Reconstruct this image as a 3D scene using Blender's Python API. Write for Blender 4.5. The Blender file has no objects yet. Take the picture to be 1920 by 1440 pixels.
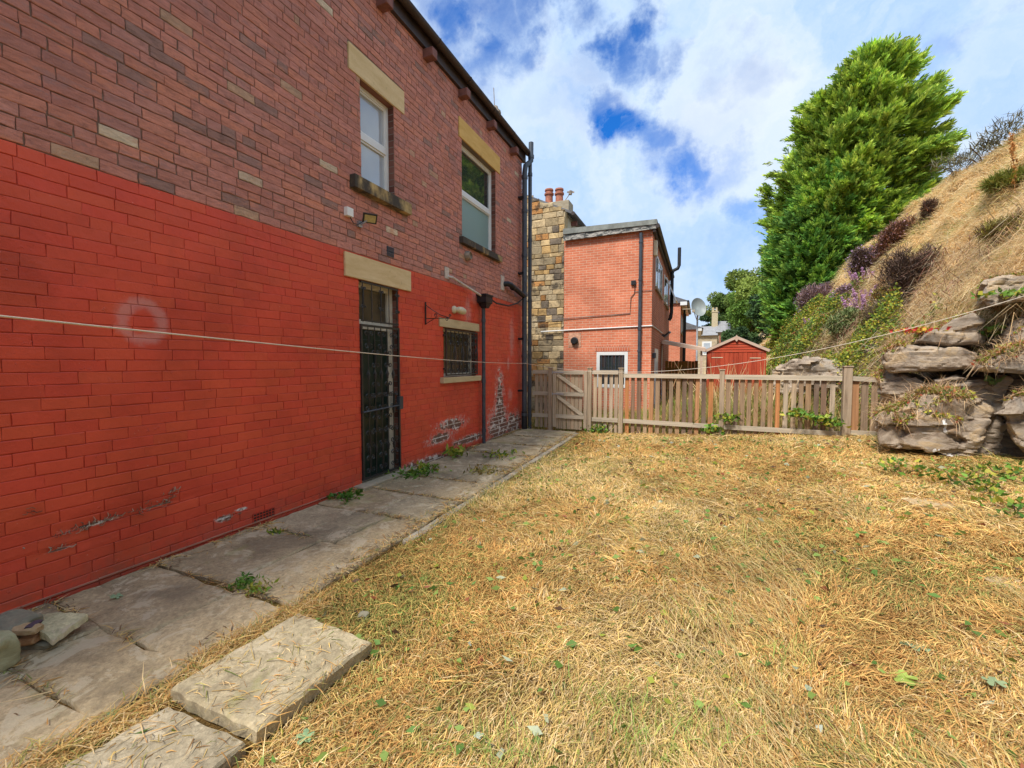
import bpy, bmesh, math, random
import numpy as np
from mathutils import Vector, Matrix, noise as mnoise

# ------------------------------------------------------------------ camera, sky, sun
S = bpy.context.scene
COL = S.collection
F = 810.0
TH = math.atan(40 / F); PS = math.atan(350 / (F / math.cos(TH))); HCAM = 1.55
cam_d = bpy.data.cameras.new('camera'); cam = bpy.data.objects.new('camera', cam_d); COL.objects.link(cam)
cam_d.sensor_width = 36; cam_d.lens = 36 * F / 1920; cam_d.clip_start = 0.05; cam_d.clip_end = 2000
cam.location = (0, 0, HCAM); cam.rotation_euler = (math.pi / 2 - TH, 0, PS)
S.camera = cam
_r = np.array([math.cos(PS), math.sin(PS), 0.]); _fh = np.array([-math.sin(PS), math.cos(PS), 0.])
_fw = _fh * math.cos(TH) - np.array([0, 0, 1.]) * math.sin(TH); _up = np.cross(_r, _fw)
def ray(u, v): return _r * (u - 960) / F + _up * (720 - v) / F + _fw      # direction of a measured bearing

SUN_EL, SUN_AZ = 56.0, 198.0      # azimuth clockwise from +Y: behind the camera, over the house roof
se, sa = math.radians(SUN_EL), math.radians(SUN_AZ)
sun_dir = Vector((math.sin(sa) * math.cos(se), math.cos(sa) * math.cos(se), math.sin(se)))
sl = bpy.data.lights.new('sun', 'SUN'); sl.energy = 2.9; sl.angle = math.radians(11); sl.color = (1, .95, .87)
so = bpy.data.objects.new('sun', sl); COL.objects.link(so)
so.rotation_euler = (-sun_dir).to_track_quat('-Z', 'Y').to_euler()

W = bpy.data.worlds.new('World'); S.world = W; W.use_nodes = True
def world():
    nt = W.node_tree; N = nt.nodes; L = nt.links; N.clear()
    def nd(t, **k):
        n = N.new(t)
        for a, b in k.items(): setattr(n, a, b)
        return n
    def math_(op, a, b=None, c=None):
        n = nd('ShaderNodeMath', operation=op)
        for i, x in enumerate((a, b, c)):
            if x is None: continue
            if isinstance(x, (int, float)): n.inputs[i].default_value = x
            else: L.new(x, n.inputs[i])
        return n.outputs[0]
    sky = nd('ShaderNodeTexSky', sky_type='NISHITA'); sky.sun_disc = False
    sky.sun_elevation = se; sky.sun_rotation = sa; sky.air_density = 1.0; sky.dust_density = .6; sky.ozone_density = 2
    tc = nd('ShaderNodeTexCoord')
    n1 = nd('ShaderNodeTexNoise'); n1.inputs['Scale'].default_value = 9; n1.inputs['Detail'].default_value = 7; n1.inputs['Roughness'].default_value = .62
    L.new(tc.outputs['Generated'], n1.inputs['Vector'])
    sub = nd('ShaderNodeVectorMath', operation='SUBTRACT'); L.new(n1.outputs['Color'], sub.inputs[0]); sub.inputs[1].default_value = (.5, .5, .5)
    sc = nd('ShaderNodeVectorMath', operation='SCALE'); L.new(sub.outputs[0], sc.inputs[0]); sc.inputs['Scale'].default_value = .23
    ad = nd('ShaderNodeVectorMath', operation='ADD'); L.new(tc.outputs['Generated'], ad.inputs[0]); L.new(sc.outputs[0], ad.inputs[1])
    acc = None
    blobs = [(835, 30, 60, 1), (848, 72, 48, .75), (905, 5, 60, .8), (925, 103, 48, .95), (962, 108, 38, .8), (978, 0, 45, .75), (1057, -8, 40, .8),
             (1196, 45, 36, 1), (1135, 80, 36, .95), (1172, 84, 38, .95), (1217, 92, 30, .9), (1258, 112, 30, .8), (1389, 152, 42, .45), (1425, 145, 34, .35),
             (1140, 215, 34, .9), (1165, 230, 40, 1), (1198, 248, 40, .9), (1225, 275, 36, .9), (1262, 262, 30, .5), (1280, 317, 42, 1), (1327, 342, 32, .7),
             (1355, 318, 34, .6), (1409, 396, 30, .6), (1460, 432, 36, .6), (1422, 190, 25, .25), (1812, 55, 36, .4), (1370, 500, 50, .35), (780, 10, 40, .7),
             (1105, 150, 40, .3), (1090, 190, 60, .22), (1330, 250, 60, .2)]
    for u, v, r, s in blobs:
        d = ray(u, v); d = d / np.linalg.norm(d)
        k = abs(d @ _fw)
        dist = nd('ShaderNodeVectorMath', operation='DISTANCE'); L.new(ad.outputs[0], dist.inputs[0]); dist.inputs[1].default_value = tuple(d)
        rr = r / F * k * 1.9
        m = nd('ShaderNodeMapRange', interpolation_type='SMOOTHSTEP'); L.new(dist.outputs['Value'], m.inputs['Value'])
        m.inputs['From Min'].default_value = rr; m.inputs['From Max'].default_value = rr * .15
        m.inputs['To Min'].default_value = 0; m.inputs['To Max'].default_value = s
        acc = m.outputs[0] if acc is None else math_('MAXIMUM', acc, m.outputs[0])
    # fine wisps over the gaps
    n2 = nd('ShaderNodeTexNoise'); n2.inputs['Scale'].default_value = 5.0; n2.inputs['Detail'].default_value = 9; n2.inputs['Roughness'].default_value = .6; n2.inputs['Distortion'].default_value = .6
    L.new(tc.outputs['Generated'], n2.inputs['Vector'])
    wis = nd('ShaderNodeMapRange'); L.new(n2.outputs['Fac'], wis.inputs['Value']); wis.inputs['From Min'].default_value = .35; wis.inputs['From Max'].default_value = .62
    wis.inputs['To Min'].default_value = 1.15; wis.inputs['To Max'].default_value = .62
    blue = math_('MULTIPLY', acc, wis.outputs[0]); 
    cl = nd('ShaderNodeMath', operation='MULTIPLY', use_clamp=True); L.new(blue, cl.inputs[0]); cl.inputs[1].default_value = 1.0
    skyt = nd('ShaderNodeMix', data_type='RGBA', blend_type='MULTIPLY'); skyt.inputs[0].default_value = 1
    L.new(sky.outputs[0], skyt.inputs[6]); skyt.inputs[7].default_value = (.10, .55, 1.15, 1)
    # cloud body: bright white to blue-grey
    n3 = nd('ShaderNodeTexNoise'); n3.inputs['Scale'].default_value = 3.2; n3.inputs['Detail'].default_value = 8; n3.inputs['Roughness'].default_value = .55; n3.inputs['Distortion'].default_value = .8
    L.new(ad.outputs[0], n3.inputs['Vector'])
    cr = nd('ShaderNodeValToRGB'); L.new(n3.outputs['Fac'], cr.inputs[0])
    e = cr.color_ramp.elements; e[0].position = .30; e[0].color = (2.3, 3.6, 6.0, 1); e[1].position = .68; e[1].color = (4.6, 5.15, 5.75, 1)
    m2 = cr.color_ramp.elements.new(.46); m2.color = (3.3, 4.3, 5.75, 1)
    mix = nd('ShaderNodeMix', data_type='RGBA'); L.new(cl.outputs[0], mix.inputs[0]); L.new(cr.outputs[0], mix.inputs[6]); L.new(skyt.outputs[2], mix.inputs[7])
    bg = nd('ShaderNodeBackground'); bg.inputs['Strength'].default_value = .1; L.new(mix.outputs[2], bg.inputs['Color'])
    out = nd('ShaderNodeOutputWorld'); L.new(bg.outputs[0], out.inputs[0])
world()
S.view_settings.view_transform = 'Standard'; S.view_settings.look = 'None'; S.view_settings.exposure = 0.90; S.view_settings.gamma = 1
S.cycles.max_bounces = 6; S.cycles.transparent_max_bounces = 8

# ------------------------------------------------------------------ helpers
rng = np.random.default_rng(7); random.seed(7)
def lerp(a, b, t): return a + (b - a) * t
class MB:
    """collects shapes that become ONE mesh object"""
    def __init__(s): s.v = []; s.f = []; s.c = []; s.m = []; s.col = (1, 1, 1); s.mi = 0
    def add(s, vs, fs):
        n = len(s.v); s.v += [tuple(map(float, p)) for p in vs]
        for f in fs: s.f.append(tuple(i + n for i in f)); s.c.append(s.col); s.m.append(s.mi)
    def box(s, x0, x1, y0, y1, z0, z1, j=0):
        vs = [(x, y, z) for z in (z0, z1) for y in (y0, y1) for x in (x0, x1)]
        if j: vs = [tuple(c + random.uniform(-j, j) for c in p) for p in vs]
        s.add(vs, [(0, 2, 3, 1), (4, 5, 7, 6), (0, 1, 5, 4), (2, 6, 7, 3), (0, 4, 6, 2), (1, 3, 7, 5)]); return s
    def bbox(s, x0, x1, y0, y1, z0, z1, b=.006):     # bevelled box (chamfered)
        bm = bmesh.new(); bmesh.ops.create_cube(bm, size=1)
        for v in bm.verts: v.co = Vector((lerp(x0, x1, v.co.x + .5), lerp(y0, y1, v.co.y + .5), lerp(z0, z1, v.co.z + .5)))
        bmesh.ops.bevel(bm, geom=bm.edges[:], offset=b, segments=2, affect='EDGES', profile=.6)
        bm.verts.index_update()
        s.add([v.co[:] for v in bm.verts], [[v.index for v in f.verts] for f in bm.faces]); bm.free(); return s
    def beam(s, a, b, w, h, up=(0, 0, 1)):
        a = Vector(a); b = Vector(b); d = (b - a).normalized(); u = Vector(up); sd = d.cross(u)
        if sd.length < 1e-4: sd = d.cross(Vector((0, 1, 0)))
        sd.normalize(); u = sd.cross(d)
        vs = [p + sd * i * w / 2 + u * k * h / 2 for p in (a, b) for i, k in ((-1, -1), (1, -1), (1, 1), (-1, 1))]
        s.add(vs, [(0, 1, 2, 3), (4, 7, 6, 5), (0, 4, 5, 1), (1, 5, 6, 2), (2, 6, 7, 3), (3, 7, 4, 0)]); return s
    def tube(s, pts, r, seg=8, cap=True):
        pts = [Vector(p) for p in pts]; n = len(pts); rs = r if hasattr(r, '__len__') else [r] * n
        rings = []; prev = None
        for i, p in enumerate(pts):
            d = (pts[min(i + 1, n - 1)] - pts[max(i - 1, 0)]).normalized()
            if prev is None: prev = d.orthogonal().normalized()
            prev = (prev - d * prev.dot(d)).normalized(); b = d.cross(prev)
            rings.append([p + (prev * math.cos(2 * math.pi * k / seg) + b * math.sin(2 * math.pi * k / seg)) * rs[i] for k in range(seg)])
        fs = []
        for i in range(n - 1):
            for k in range(seg): fs.append((i * seg + k, i * seg + (k + 1) % seg, (i + 1) * seg + (k + 1) % seg, (i + 1) * seg + k))
        if cap: fs += [tuple(range(seg))[::-1], tuple((n - 1) * seg + k for k in range(seg))]
        s.add([q for rg in rings for q in rg], fs); return s
    def lathe(s, c, prof, seg=20, axis='z'):
        vs = []; fs = []
        for r, h in prof:
            for k in range(seg):
                a = 2 * math.pi * k / seg; p = (r * math.cos(a), r * math.sin(a), h)
                if axis == 'x': p = (h, p[0], p[1])
                if axis == 'y': p = (p[0], h, p[1])
                vs.append((c[0] + p[0], c[1] + p[1], c[2] + p[2]))
        for i in range(len(prof) - 1):
            for k in range(seg): fs.append((i * seg + k, i * seg + (k + 1) % seg, (i + 1) * seg + (k + 1) % seg, (i + 1) * seg + k))
        fs.append(tuple(range(seg))[::-1]); fs.append(tuple((len(prof) - 1) * seg + k for k in range(seg)))
        s.add(vs, fs); return s
    def prism(s, poly, y0, y1):        # outline in x,z pushed along y
        n = len(poly); vs = [(p[0], y0, p[1]) for p in poly] + [(p[0], y1, p[1]) for p in poly]
        s.add(vs, [tuple(range(n)), tuple(range(n, 2 * n))[::-1]] + [(i, i + n, (i + 1) % n + n, (i + 1) % n) for i in range(n)]); return s
    def build(s, name, mat, parent=None, smooth=False, kind=None):
        me = bpy.data.meshes.new(name); me.from_pydata(s.v, [], s.f); 
        mats = mat if isinstance(mat, (list, tuple)) else [mat]
        for m in mats: me.materials.append(m)
        if len(mats) > 1: me.polygons.foreach_set('material_index', s.m)
        at = me.attributes.new('Col', 'FLOAT_COLOR', 'FACE')
        at.data.foreach_set('color', np.array([(c[0], c[1], c[2], 1) for c in s.c], dtype=np.float32).ravel())
        bm = bmesh.new(); bm.from_mesh(me); bmesh.ops.recalc_face_normals(bm, faces=bm.faces); bm.to_mesh(me); bm.free()
        if smooth: me.polygons.foreach_set('use_smooth', [True] * len(me.polygons)); me.set_sharp_from_angle(angle=math.radians(40))
        me.update(); o = bpy.data.objects.new(name, me); COL.objects.link(o)
        if parent: o.parent = parent
        if kind: o['kind'] = kind
        return o
def tag(o, label=None, cat=None, group=None, kind=None):
    for k, v in (('label', label), ('category', cat), ('group', group), ('kind', kind)):
        if v: o[k] = v
    return o
def empty(name, label, cat, loc=(0, 0, 0), group=None):
    o = bpy.data.objects.new(name, None); COL.objects.link(o); o.location = loc; o.empty_display_size = .1
    tag(o, label, cat, group); bpy.context.view_layer.update(); return o
def at0(o, root):       # geometry written in world metres under an empty placed elsewhere
    o.parent = root; o.matrix_parent_inverse = Matrix.Translation(-Vector(root.location)); return o
def raw(name, V, Fq, mat, colors=None, parent=None, smooth=False, kind=None):     # numpy quads / tris
    me = bpy.data.meshes.new(name); V = np.ascontiguousarray(V, dtype=np.float32); Fq = np.ascontiguousarray(Fq, dtype=np.int32)
    k = Fq.shape[1]; me.vertices.add(len(V)); me.vertices.foreach_set('co', V.ravel())
    me.loops.add(Fq.size); me.loops.foreach_set('vertex_index', Fq.ravel())
    me.polygons.add(len(Fq)); me.polygons.foreach_set('loop_start', np.arange(0, Fq.size, k, dtype=np.int32))
    me.polygons.foreach_set('loop_total', np.full(len(Fq), k, dtype=np.int32))
    if smooth: me.polygons.foreach_set('use_smooth', np.ones(len(Fq), dtype=bool))
    me.update(calc_edges=True)
    if colors is not None:
        at = me.attributes.new('Col', 'FLOAT_COLOR', 'FACE'); c = np.ones((len(Fq), 4), dtype=np.float32); c[:, :3] = colors; at.data.foreach_set('color', c.ravel())
    me.materials.append(mat); o = bpy.data.objects.new(name, me); COL.objects.link(o)
    if parent: o.parent = parent
    if kind: o['kind'] = kind
    return o
_G = np.random.default_rng(3).random((256, 256))
def vn(x, y, s=0):      # smooth value noise, vectorised
    x = np.asarray(x, float) + s * 17.3; y = np.asarray(y, float) + s * 9.1
    xi = np.floor(x).astype(int); yi = np.floor(y).astype(int); fx = x - xi; fy = y - yi
    fx = fx * fx * (3 - 2 * fx); fy = fy * fy * (3 - 2 * fy); g = lambda a, b: _G[a % 256, b % 256]
    return (g(xi, yi) * (1 - fx) + g(xi + 1, yi) * fx) * (1 - fy) + (g(xi, yi + 1) * (1 - fx) + g(xi + 1, yi + 1) * fx) * fy
def fbm(x, y, s=0, o=4):
    t = 0; a = .5; f = 1
    for i in range(o): t = t + a * vn(x * f, y * f, s + i); a *= .5; f *= 2.03
    return t / (1 - .5 ** o)

# ------------------------------------------------------------------ materials
class Mt:
    def __init__(s, name, rough=.8, spec=.3):
        s.m = bpy.data.materials.new(name); s.m.use_nodes = True; s.nt = s.m.node_tree; s.N = s.nt.nodes; s.L = s.nt.links
        s.b = s.N['Principled BSDF']; s.b.inputs['Roughness'].default_value = rough; s.b.inputs['Specular IOR Level'].default_value = spec
        s.tc = s.N.new('ShaderNodeTexCoord'); s.co = s.tc.outputs['Object']
    def put(s, x, sock):
        if isinstance(x, (int, float)):
            try: sock.default_value = x
            except Exception: sock.default_value = (x, x, x, 1)
        elif isinstance(x, (tuple, list)): sock.default_value = tuple(x) + ((1,) if len(x) == 3 and len(sock.default_value) == 4 else ())
        elif x is not None: s.L.new(x, sock)
    def noise(s, scale, detail=5, rough=.6, dist=0, vec=None, out='Fac'):
        n = s.N.new('ShaderNodeTexNoise'); n.inputs['Scale'].default_value = scale; n.inputs['Detail'].default_value = detail
        n.inputs['Roughness'].default_value = rough; n.inputs['Distortion'].default_value = dist; s.L.new(vec or s.co, n.inputs['Vector']); return n.outputs[out]
    def mapping(s, scale=(1, 1, 1), rot=(0, 0, 0), loc=(0, 0, 0)):
        n = s.N.new('ShaderNodeMapping'); n.inputs['Scale'].default_value = scale; n.inputs['Rotation'].default_value = rot; n.inputs['Location'].default_value = loc
        s.L.new(s.co, n.inputs['Vector']); return n.outputs[0]
    def ramp(s, fac, stops):
        n = s.N.new('ShaderNodeValToRGB'); s.L.new(fac, n.inputs[0]); cr = n.color_ramp
        while len(cr.elements) < len(stops): cr.elements.new(.5)
        for e, (p, c) in zip(cr.elements, stops): e.position = p; e.color = (c, c, c, 1) if isinstance(c, (int, float)) else tuple(c) + (1,)
        return n.outputs[0]
    def mix(s, fac, a, b, mode='MIX'):
        n = s.N.new('ShaderNodeMix'); n.data_type = 'RGBA'; n.blend_type = mode
        s.put(fac, n.inputs[0]); s.put(a, n.inputs[6]); s.put(b, n.inputs[7]); return n.outputs[2]
    def math(s, op, a, b=0, clamp=False):
        n = s.N.new('ShaderNodeMath'); n.operation = op; n.use_clamp = clamp; s.put(a, n.inputs[0]); s.put(b, n.inputs[1]); return n.outputs[0]
    def rng(s, x, a, b, c=0, d=1, smooth=True):
        n = s.N.new('ShaderNodeMapRange'); n.interpolation_type = 'SMOOTHSTEP' if smooth else 'LINEAR'
        s.put(x, n.inputs['Value'])
        for k, v in zip(('From Min', 'From Max', 'To Min', 'To Max'), (a, b, c, d)): n.inputs[k].default_value = v
        return n.outputs[0]
    def sep(s):
        n = s.N.new('ShaderNodeSeparateXYZ'); s.L.new(s.co, n.inputs[0]); return n.outputs
    def attr(s): n = s.N.new('ShaderNodeAttribute'); n.attribute_name = 'Col'; return n.outputs['Color']
    def island(s): return s.N.new('ShaderNodeNewGeometry').outputs['Random Per Island']
    def ell(s, axes, c, r):      # distance (1 at the rim) from an elliptical patch in the plane of two axes
        X = s.sep(); a = s.math('DIVIDE', s.math('SUBTRACT', X[axes[0]], c[0]), r[0]); b = s.math('DIVIDE', s.math('SUBTRACT', X[axes[1]], c[1]), r[1])
        return s.math('SQRT', s.math('ADD', s.math('MULTIPLY', a, a), s.math('MULTIPLY', b, b)))
    def bump(s, h, strength=.5, dist=.01, prev=None):
        n = s.N.new('ShaderNodeBump'); n.inputs['Strength'].default_value = strength; n.inputs['Distance'].default_value = dist; s.L.new(h, n.inputs['Height'])
        if prev: s.L.new(prev, n.inputs['Normal'])
        return n.outputs[0]
    def end(s, color, normal=None, rough=None):
        s.put(color, s.b.inputs['Base Color'])
        if normal: s.L.new(normal, s.b.inputs['Normal'])
        if rough is not None: s.put(rough, s.b.inputs['Roughness'])
        return s.m
def plain(name, col, rough=.6, spec=.3, var=.25, scale=8, bump=.15, metal=0):
    M = Mt(name, rough, spec); n = M.noise(scale, 6)
    a = tuple(c * (1 - var) for c in col); b = tuple(min(1, c * (1 + var)) for c in col)
    M.b.inputs['Metallic'].default_value = metal
    return M.end(M.ramp(n, [(.3, a), (.7, b)]), M.bump(M.noise(scale * 6, 4), bump, .004) if bump else None)

def foliage(name, trans=.25, rough=.6, var=.25):
    M = Mt(name, rough, .25); c = M.attr(); n = M.noise(3, 3)
    cc = M.mix(1, c, M.ramp(n, [(.3, 1 - var), (.7, 1 + var * .6)]), 'MULTIPLY'); M.end(cc)
    if trans:
        t = M.N.new('ShaderNodeBsdfTranslucent'); M.L.new(cc, t.inputs['Color']); mx = M.N.new('ShaderNodeMixShader'); mx.inputs[0].default_value = trans
        M.L.new(M.b.outputs[0], mx.inputs[1]); M.L.new(t.outputs[0], mx.inputs[2]); M.L.new(mx.outputs[0], M.N['Material Output'].inputs[0])
    return M.m
M_leaf = foliage('leaf', .25); M_straw = foliage('straw', .18, .7, .12); M_bank = foliage('bank_straw', .38, .7, .1); M_twig = foliage('twig', .08, .8)

Z0_ = -.154
def m_wall_painted():
    M = Mt('painted_brick', .5, .35); X = M.sep()
    base = M.attr()
    base = M.mix(1, base, M.ramp(M.noise(1.3, 6, .65), [(.3, .78), (.5, 1.0), (.7, 1.12)]), 'MULTIPLY')
    base = M.mix(M.rng(M.noise(3.1, 7, .7), .6, .75, 0, .35), base, (.40, .075, .06))
    # paint fallen away: bare brown brick with lime bloom, where damp has lifted it
    patches = [((8.25, .62), (.22, .62)), ((8.2, .2), (.5, .4)), ((8.95, .15), (.5, .25)), ((6.35, .50), (.42, .10)), ((5.98, .33), (.35, .09)), ((6.95, .15), (.6, .07)), ((5.5, .0), (.6, .08)),
               ((1.56, .43), (.12, .012)), ((1.95, .44), (.09, .006)), ((1.38, .32), (.06, .006)), ((2.45, .17), (.07, .025)), ((2.62, .2), (.05, .015))]
    d = None
    for c, r in patches:
        e = M.ell((1, 2), c, r); d = e if d is None else M.math('MINIMUM', d, e)
    nz = M.noise(9, 8, .75); nz2 = M.noise(22, 6, .7)
    k = M.math('ADD', d, M.math('MULTIPLY', M.math('SUBTRACT', nz, .5), 3.2))
    peel = M.rng(k, .95, .80); ring = M.rng(k, 1.5, .9)
    nat = M.ramp(M.noise(5, 5), [(.3, (.09, .045, .035)), (.5, (.20, .10, .07)), (.7, (.13, .09, .07))])
    row = M.math('FRACT', M.math('DIVIDE', M.math('SUBTRACT', X[2], Z0_), .082)); edge = M.rng(M.math('ABSOLUTE', M.math('SUBTRACT', row, .5)), .36, .45)
    lime = M.math('MAXIMUM', M.math('MULTIPLY', edge, M.rng(nz2, .38, .48)), M.rng(M.noise(6.5, 5, .6), .53, .60)); nat = M.mix(lime, nat, (.74, .68, .63))
    col = M.mix(M.math('MULTIPLY', ring, M.rng(nz2, .42, .60, 0, .8)), base, (.66, .46, .42))
    col = M.mix(peel, col, nat)
    # rubbed lime marks higher up
    m2 = None
    for c, r in [((8.7, 1.55), (.06, .2)), ((8.35, 1.3), (.08, .12)), ((6.9, 2.45), (.12, .3)), ((8.9, 2.1), (.15, .5)), ((7.15, 2.75), (.2, .12)), ((8.8, .85), (.15, .15))]:
        e = M.ell((1, 2), c, r); m2 = e if m2 is None else M.math('MINIMUM', m2, e)
    m2 = M.math('MINIMUM', m2, M.math('MULTIPLY', M.math('ABSOLUTE', M.math('SUBTRACT', M.ell((1, 2), (1.90, 1.86), (.13, .13)), 1)), 2.6))
    k2 = M.math('ADD', m2, M.math('MULTIPLY', M.math('SUBTRACT', nz, .5), 2.6))
    col = M.mix(M.rng(k2, 1.3, .2, 0, .36), col, (.62, .42, .40))
    # splash dirt along the foot of the wall, flecks
    dirt = M.math('MULTIPLY', M.rng(X[2], .30, -.02), M.rng(nz, .35, .65))
    col = M.mix(M.math('MULTIPLY', dirt, .5), col, (.20, .10, .07)); col = M.mix(M.rng(M.noise(1.7, 7, .7, .5, M.mapping((1, 1.2, .35))), .55, .75, 0, .22), col, (.30, .035, .025))
    col = M.mix(M.rng(M.noise(60, 3, .5), .72, .78, 0, .7), col, (.62, .30, .24))
    h = M.noise(30, 6, .7); nrm = M.bump(h, .35, .006); nrm = M.bump(M.noise(5, 4), .6, .016, nrm); nrm = M.bump(M.rng(M.noise(11, 5, .6), .66, .72), .6, .006, nrm); nrm = M.bump(k, .25, .004, nrm)
    return M.end(col, nrm, M.mix(peel, .42, .9))
def m_wall_brick():
    M = Mt('old_brick', .85, .2); c = M.attr(); 
    st = M.mapping((1, 3.5, 14)); n = M.noise(2.6, 7, .7, .5, st)
    c = M.mix(1, c, M.ramp(n, [(.28, .62), (.5, 1.0), (.72, 1.28)]), 'MULTIPLY')
    c = M.mix(M.rng(M.noise(7, 7, .7), .58, .72, 0, .5), c, (.13, .085, .075))
    c = M.mix(M.rng(M.noise(13, 6, .7), .66, .74, 0, .7), c, (.50, .38, .30))
    c = M.mix(M.rng(M.noise(1.1, 4), .45, .75, 0, .4), c, (.34, .13, .10))
    c = M.mix(M.rng(M.noise(3.3, 6, .7, .3, M.mapping((1, 1, 3.2))), .55, .66, 0, .5), c, (.66, .26, .15)); c = M.mix(M.rng(M.noise(2.6, 6, .7, .3, M.mapping((1, 1.3, 3.9), (0, 0, 0), (3, 5, 7))), .56, .66, 0, .5), c, (.34, .20, .19))
    nrm = M.bump(M.noise(28, 8, .75), .7, .01); nrm = M.bump(M.noise(7, 5, .6), .5, .02, nrm)
    return M.end(c, nrm)
def m_mortar():
    M = Mt('sooty_mortar', .95, .1); X = M.sep()
    c = M.ramp(M.noise(6, 6), [(.3, (.15, .095, .075)), (.7, (.32, .22, .17))])
    c = M.mix(M.rng(M.noise(2.2, 5), .56, .66, 0, .6), c, (.40, .34, .28))
    return M.end(c, M.bump(M.noise(60, 5), .6, .006))
M_paint = m_wall_painted(); M_brick = m_wall_brick(); M_mortar = m_mortar()
def m_brick_tex(name, c1, c2, mort, axes='xz', bw=.225, bh=.075, ms=.011, stain=.3):
    M = Mt(name, .85, .2); X = M.sep(); cb = M.N.new('ShaderNodeCombineXYZ'); ia = 'xyz'.index(axes[0])
    M.L.new(X[ia], cb.inputs[0]); M.L.new(X[2], cb.inputs[1])
    t = M.N.new('ShaderNodeTexBrick'); t.inputs['Scale'].default_value = 1; t.inputs['Brick Width'].default_value = bw; t.inputs['Row Height'].default_value = bh
    t.inputs['Mortar Size'].default_value = ms / 2; t.inputs['Mortar Smooth'].default_value = .2; t.inputs['Bias'].default_value = 0
    t.inputs['Color1'].default_value = (*c1, 1); t.inputs['Color2'].default_value = (*c2, 1); t.inputs['Mortar'].default_value = (*mort, 1)
    M.L.new(cb.outputs[0], t.inputs['Vector'])
    c = M.mix(1, t.outputs['Color'], M.ramp(M.noise(1.2, 6), [(.3, .78), (.7, 1.15)]), 'MULTIPLY')
    c = M.mix(M.rng(M.noise(4, 7, .7), .58, .75, 0, stain), c, (.16, .08, .06))
    iv = M.math('SUBTRACT', 1, t.outputs['Fac'])
    return M.end(c, M.bump(M.noise(50, 5), .3, .005, M.bump(iv, .9, .008)))
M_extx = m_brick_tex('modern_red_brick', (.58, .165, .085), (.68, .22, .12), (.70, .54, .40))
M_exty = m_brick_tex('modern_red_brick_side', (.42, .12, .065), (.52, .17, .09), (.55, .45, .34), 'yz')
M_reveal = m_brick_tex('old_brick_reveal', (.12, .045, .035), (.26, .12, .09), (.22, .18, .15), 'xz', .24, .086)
M_cott = m_brick_tex('cottage_stone', (.50, .40, .26), (.36, .29, .20), (.55, .50, .40), 'xz', .45, .2, .03)
def m_stone_lintel(name, a, b, soot=0, dirt=(.02, .018, .015)):
    M = Mt(name, .85, .2); c = M.ramp(M.noise(4, 7, .65, .4, M.mapping((1, .7, 3))), [(.3, a), (.7, b)])
    c = M.mix(M.rng(M.noise(16, 6, .7), .6, .72, 0, .5), c, tuple(x * .6 for x in a))
    if soot: c = M.mix(M.rng(M.noise(2.2, 8, .65, 0, M.mapping((1, 1, .6))), soot, soot - .22), c, dirt)
    return M.end(c, M.bump(M.noise(35, 6, .7), .4, .006))
M_lintel = m_stone_lintel('painted_sandstone', (.60, .44, .22), (.74, .58, .34))
M_lintel2 = m_stone_lintel('weathered_ochre_stone', (.60, .36, .10), (.72, .48, .17), .40, (.2, .13, .06))
M_sill = m_stone_lintel('sooty_sandstone_sill', (.55, .38, .15), (.70, .52, .24), .68, (.07, .06, .05))
M_sill2 = m_stone_lintel('buff_stone', (.46, .36, .20), (.62, .50, .30))
M_step = m_stone_lintel('grey_stone', (.28, .23, .16), (.42, .36, .26))
M_upvc = plain('white_upvc', (.72, .73, .72), .3, .5, .05, 5, 0)
M_frame = plain('cream_painted_wood', (.62, .58, .48), .6, .3, .2, 9)
M_black = plain('black_iron', (.022, .022, .024), .32, .6, .4, 20, .2)
M_pipe = plain('black_plastic_pipe', (.045, .055, .072), .42, .5, .3, 6, .05)
M_pipe2 = plain('old_black_plastic', (.012, .012, .015), .5, .4, .3, 10, .1)
M_cream = plain('cream_plastic', (.62, .55, .38), .45, .4, .1, 10, .05)
M_whitep = plain('white_plastic', (.8, .8, .78), .4, .4, .05, 10, 0)
M_waste = plain('weathered_white_pipe', (.55, .48, .42), .5, .3, .25, 14)
M_gutter = plain('brown_black_gutter', (.05, .034, .03), .5, .4, .4, 3, .1)
M_corbel = plain('painted_stone_corbel', (.22, .10, .085), .8, .2, .3, 9)
M_slate = plain('slate_roof', (.13, .13, .14), .7, .3, .35, 4)
M_slate2 = plain('far_grey_slate', (.27, .27, .28), .7, .3, .15, 2)
M_door = plain('dark_green_door', (.008, .026, .022), .28, .5, .4, 5, .1)
M_terra = plain('terracotta', (.36, .14, .09), .8, .2, .3, 10)
M_potw = plain('weathered_grey_pot', (.30, .25, .20), .85, .2, .45, 9)
M_felt = plain('grey_roof_felt', (.23, .24, .22), .9, .1, .25, 6)
def m_glass(name, base, rough, spec=.9, dark=None):
    M = Mt(name, rough, spec); M.b.inputs['IOR'].default_value = 1.7
    return M.end(M.ramp(M.noise(1.6, 2), [(.35, base), (.65, dark or base)]), M.bump(M.noise(1.1, 1), .06, .02))
M_glass_c = m_glass('curtained_glass', (.34, .38, .42), .04, .8, (.42, .46, .50))
M_glass_f = m_glass('frosted_glass', (.20, .30, .29), .35, .5)
M_glass_d = m_glass('dark_glass', (.03, .04, .04), .03)
M_glass_n = m_glass('dusty_netted_glass', (.10, .075, .045), .2, .5, (.03, .028, .02))
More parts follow.
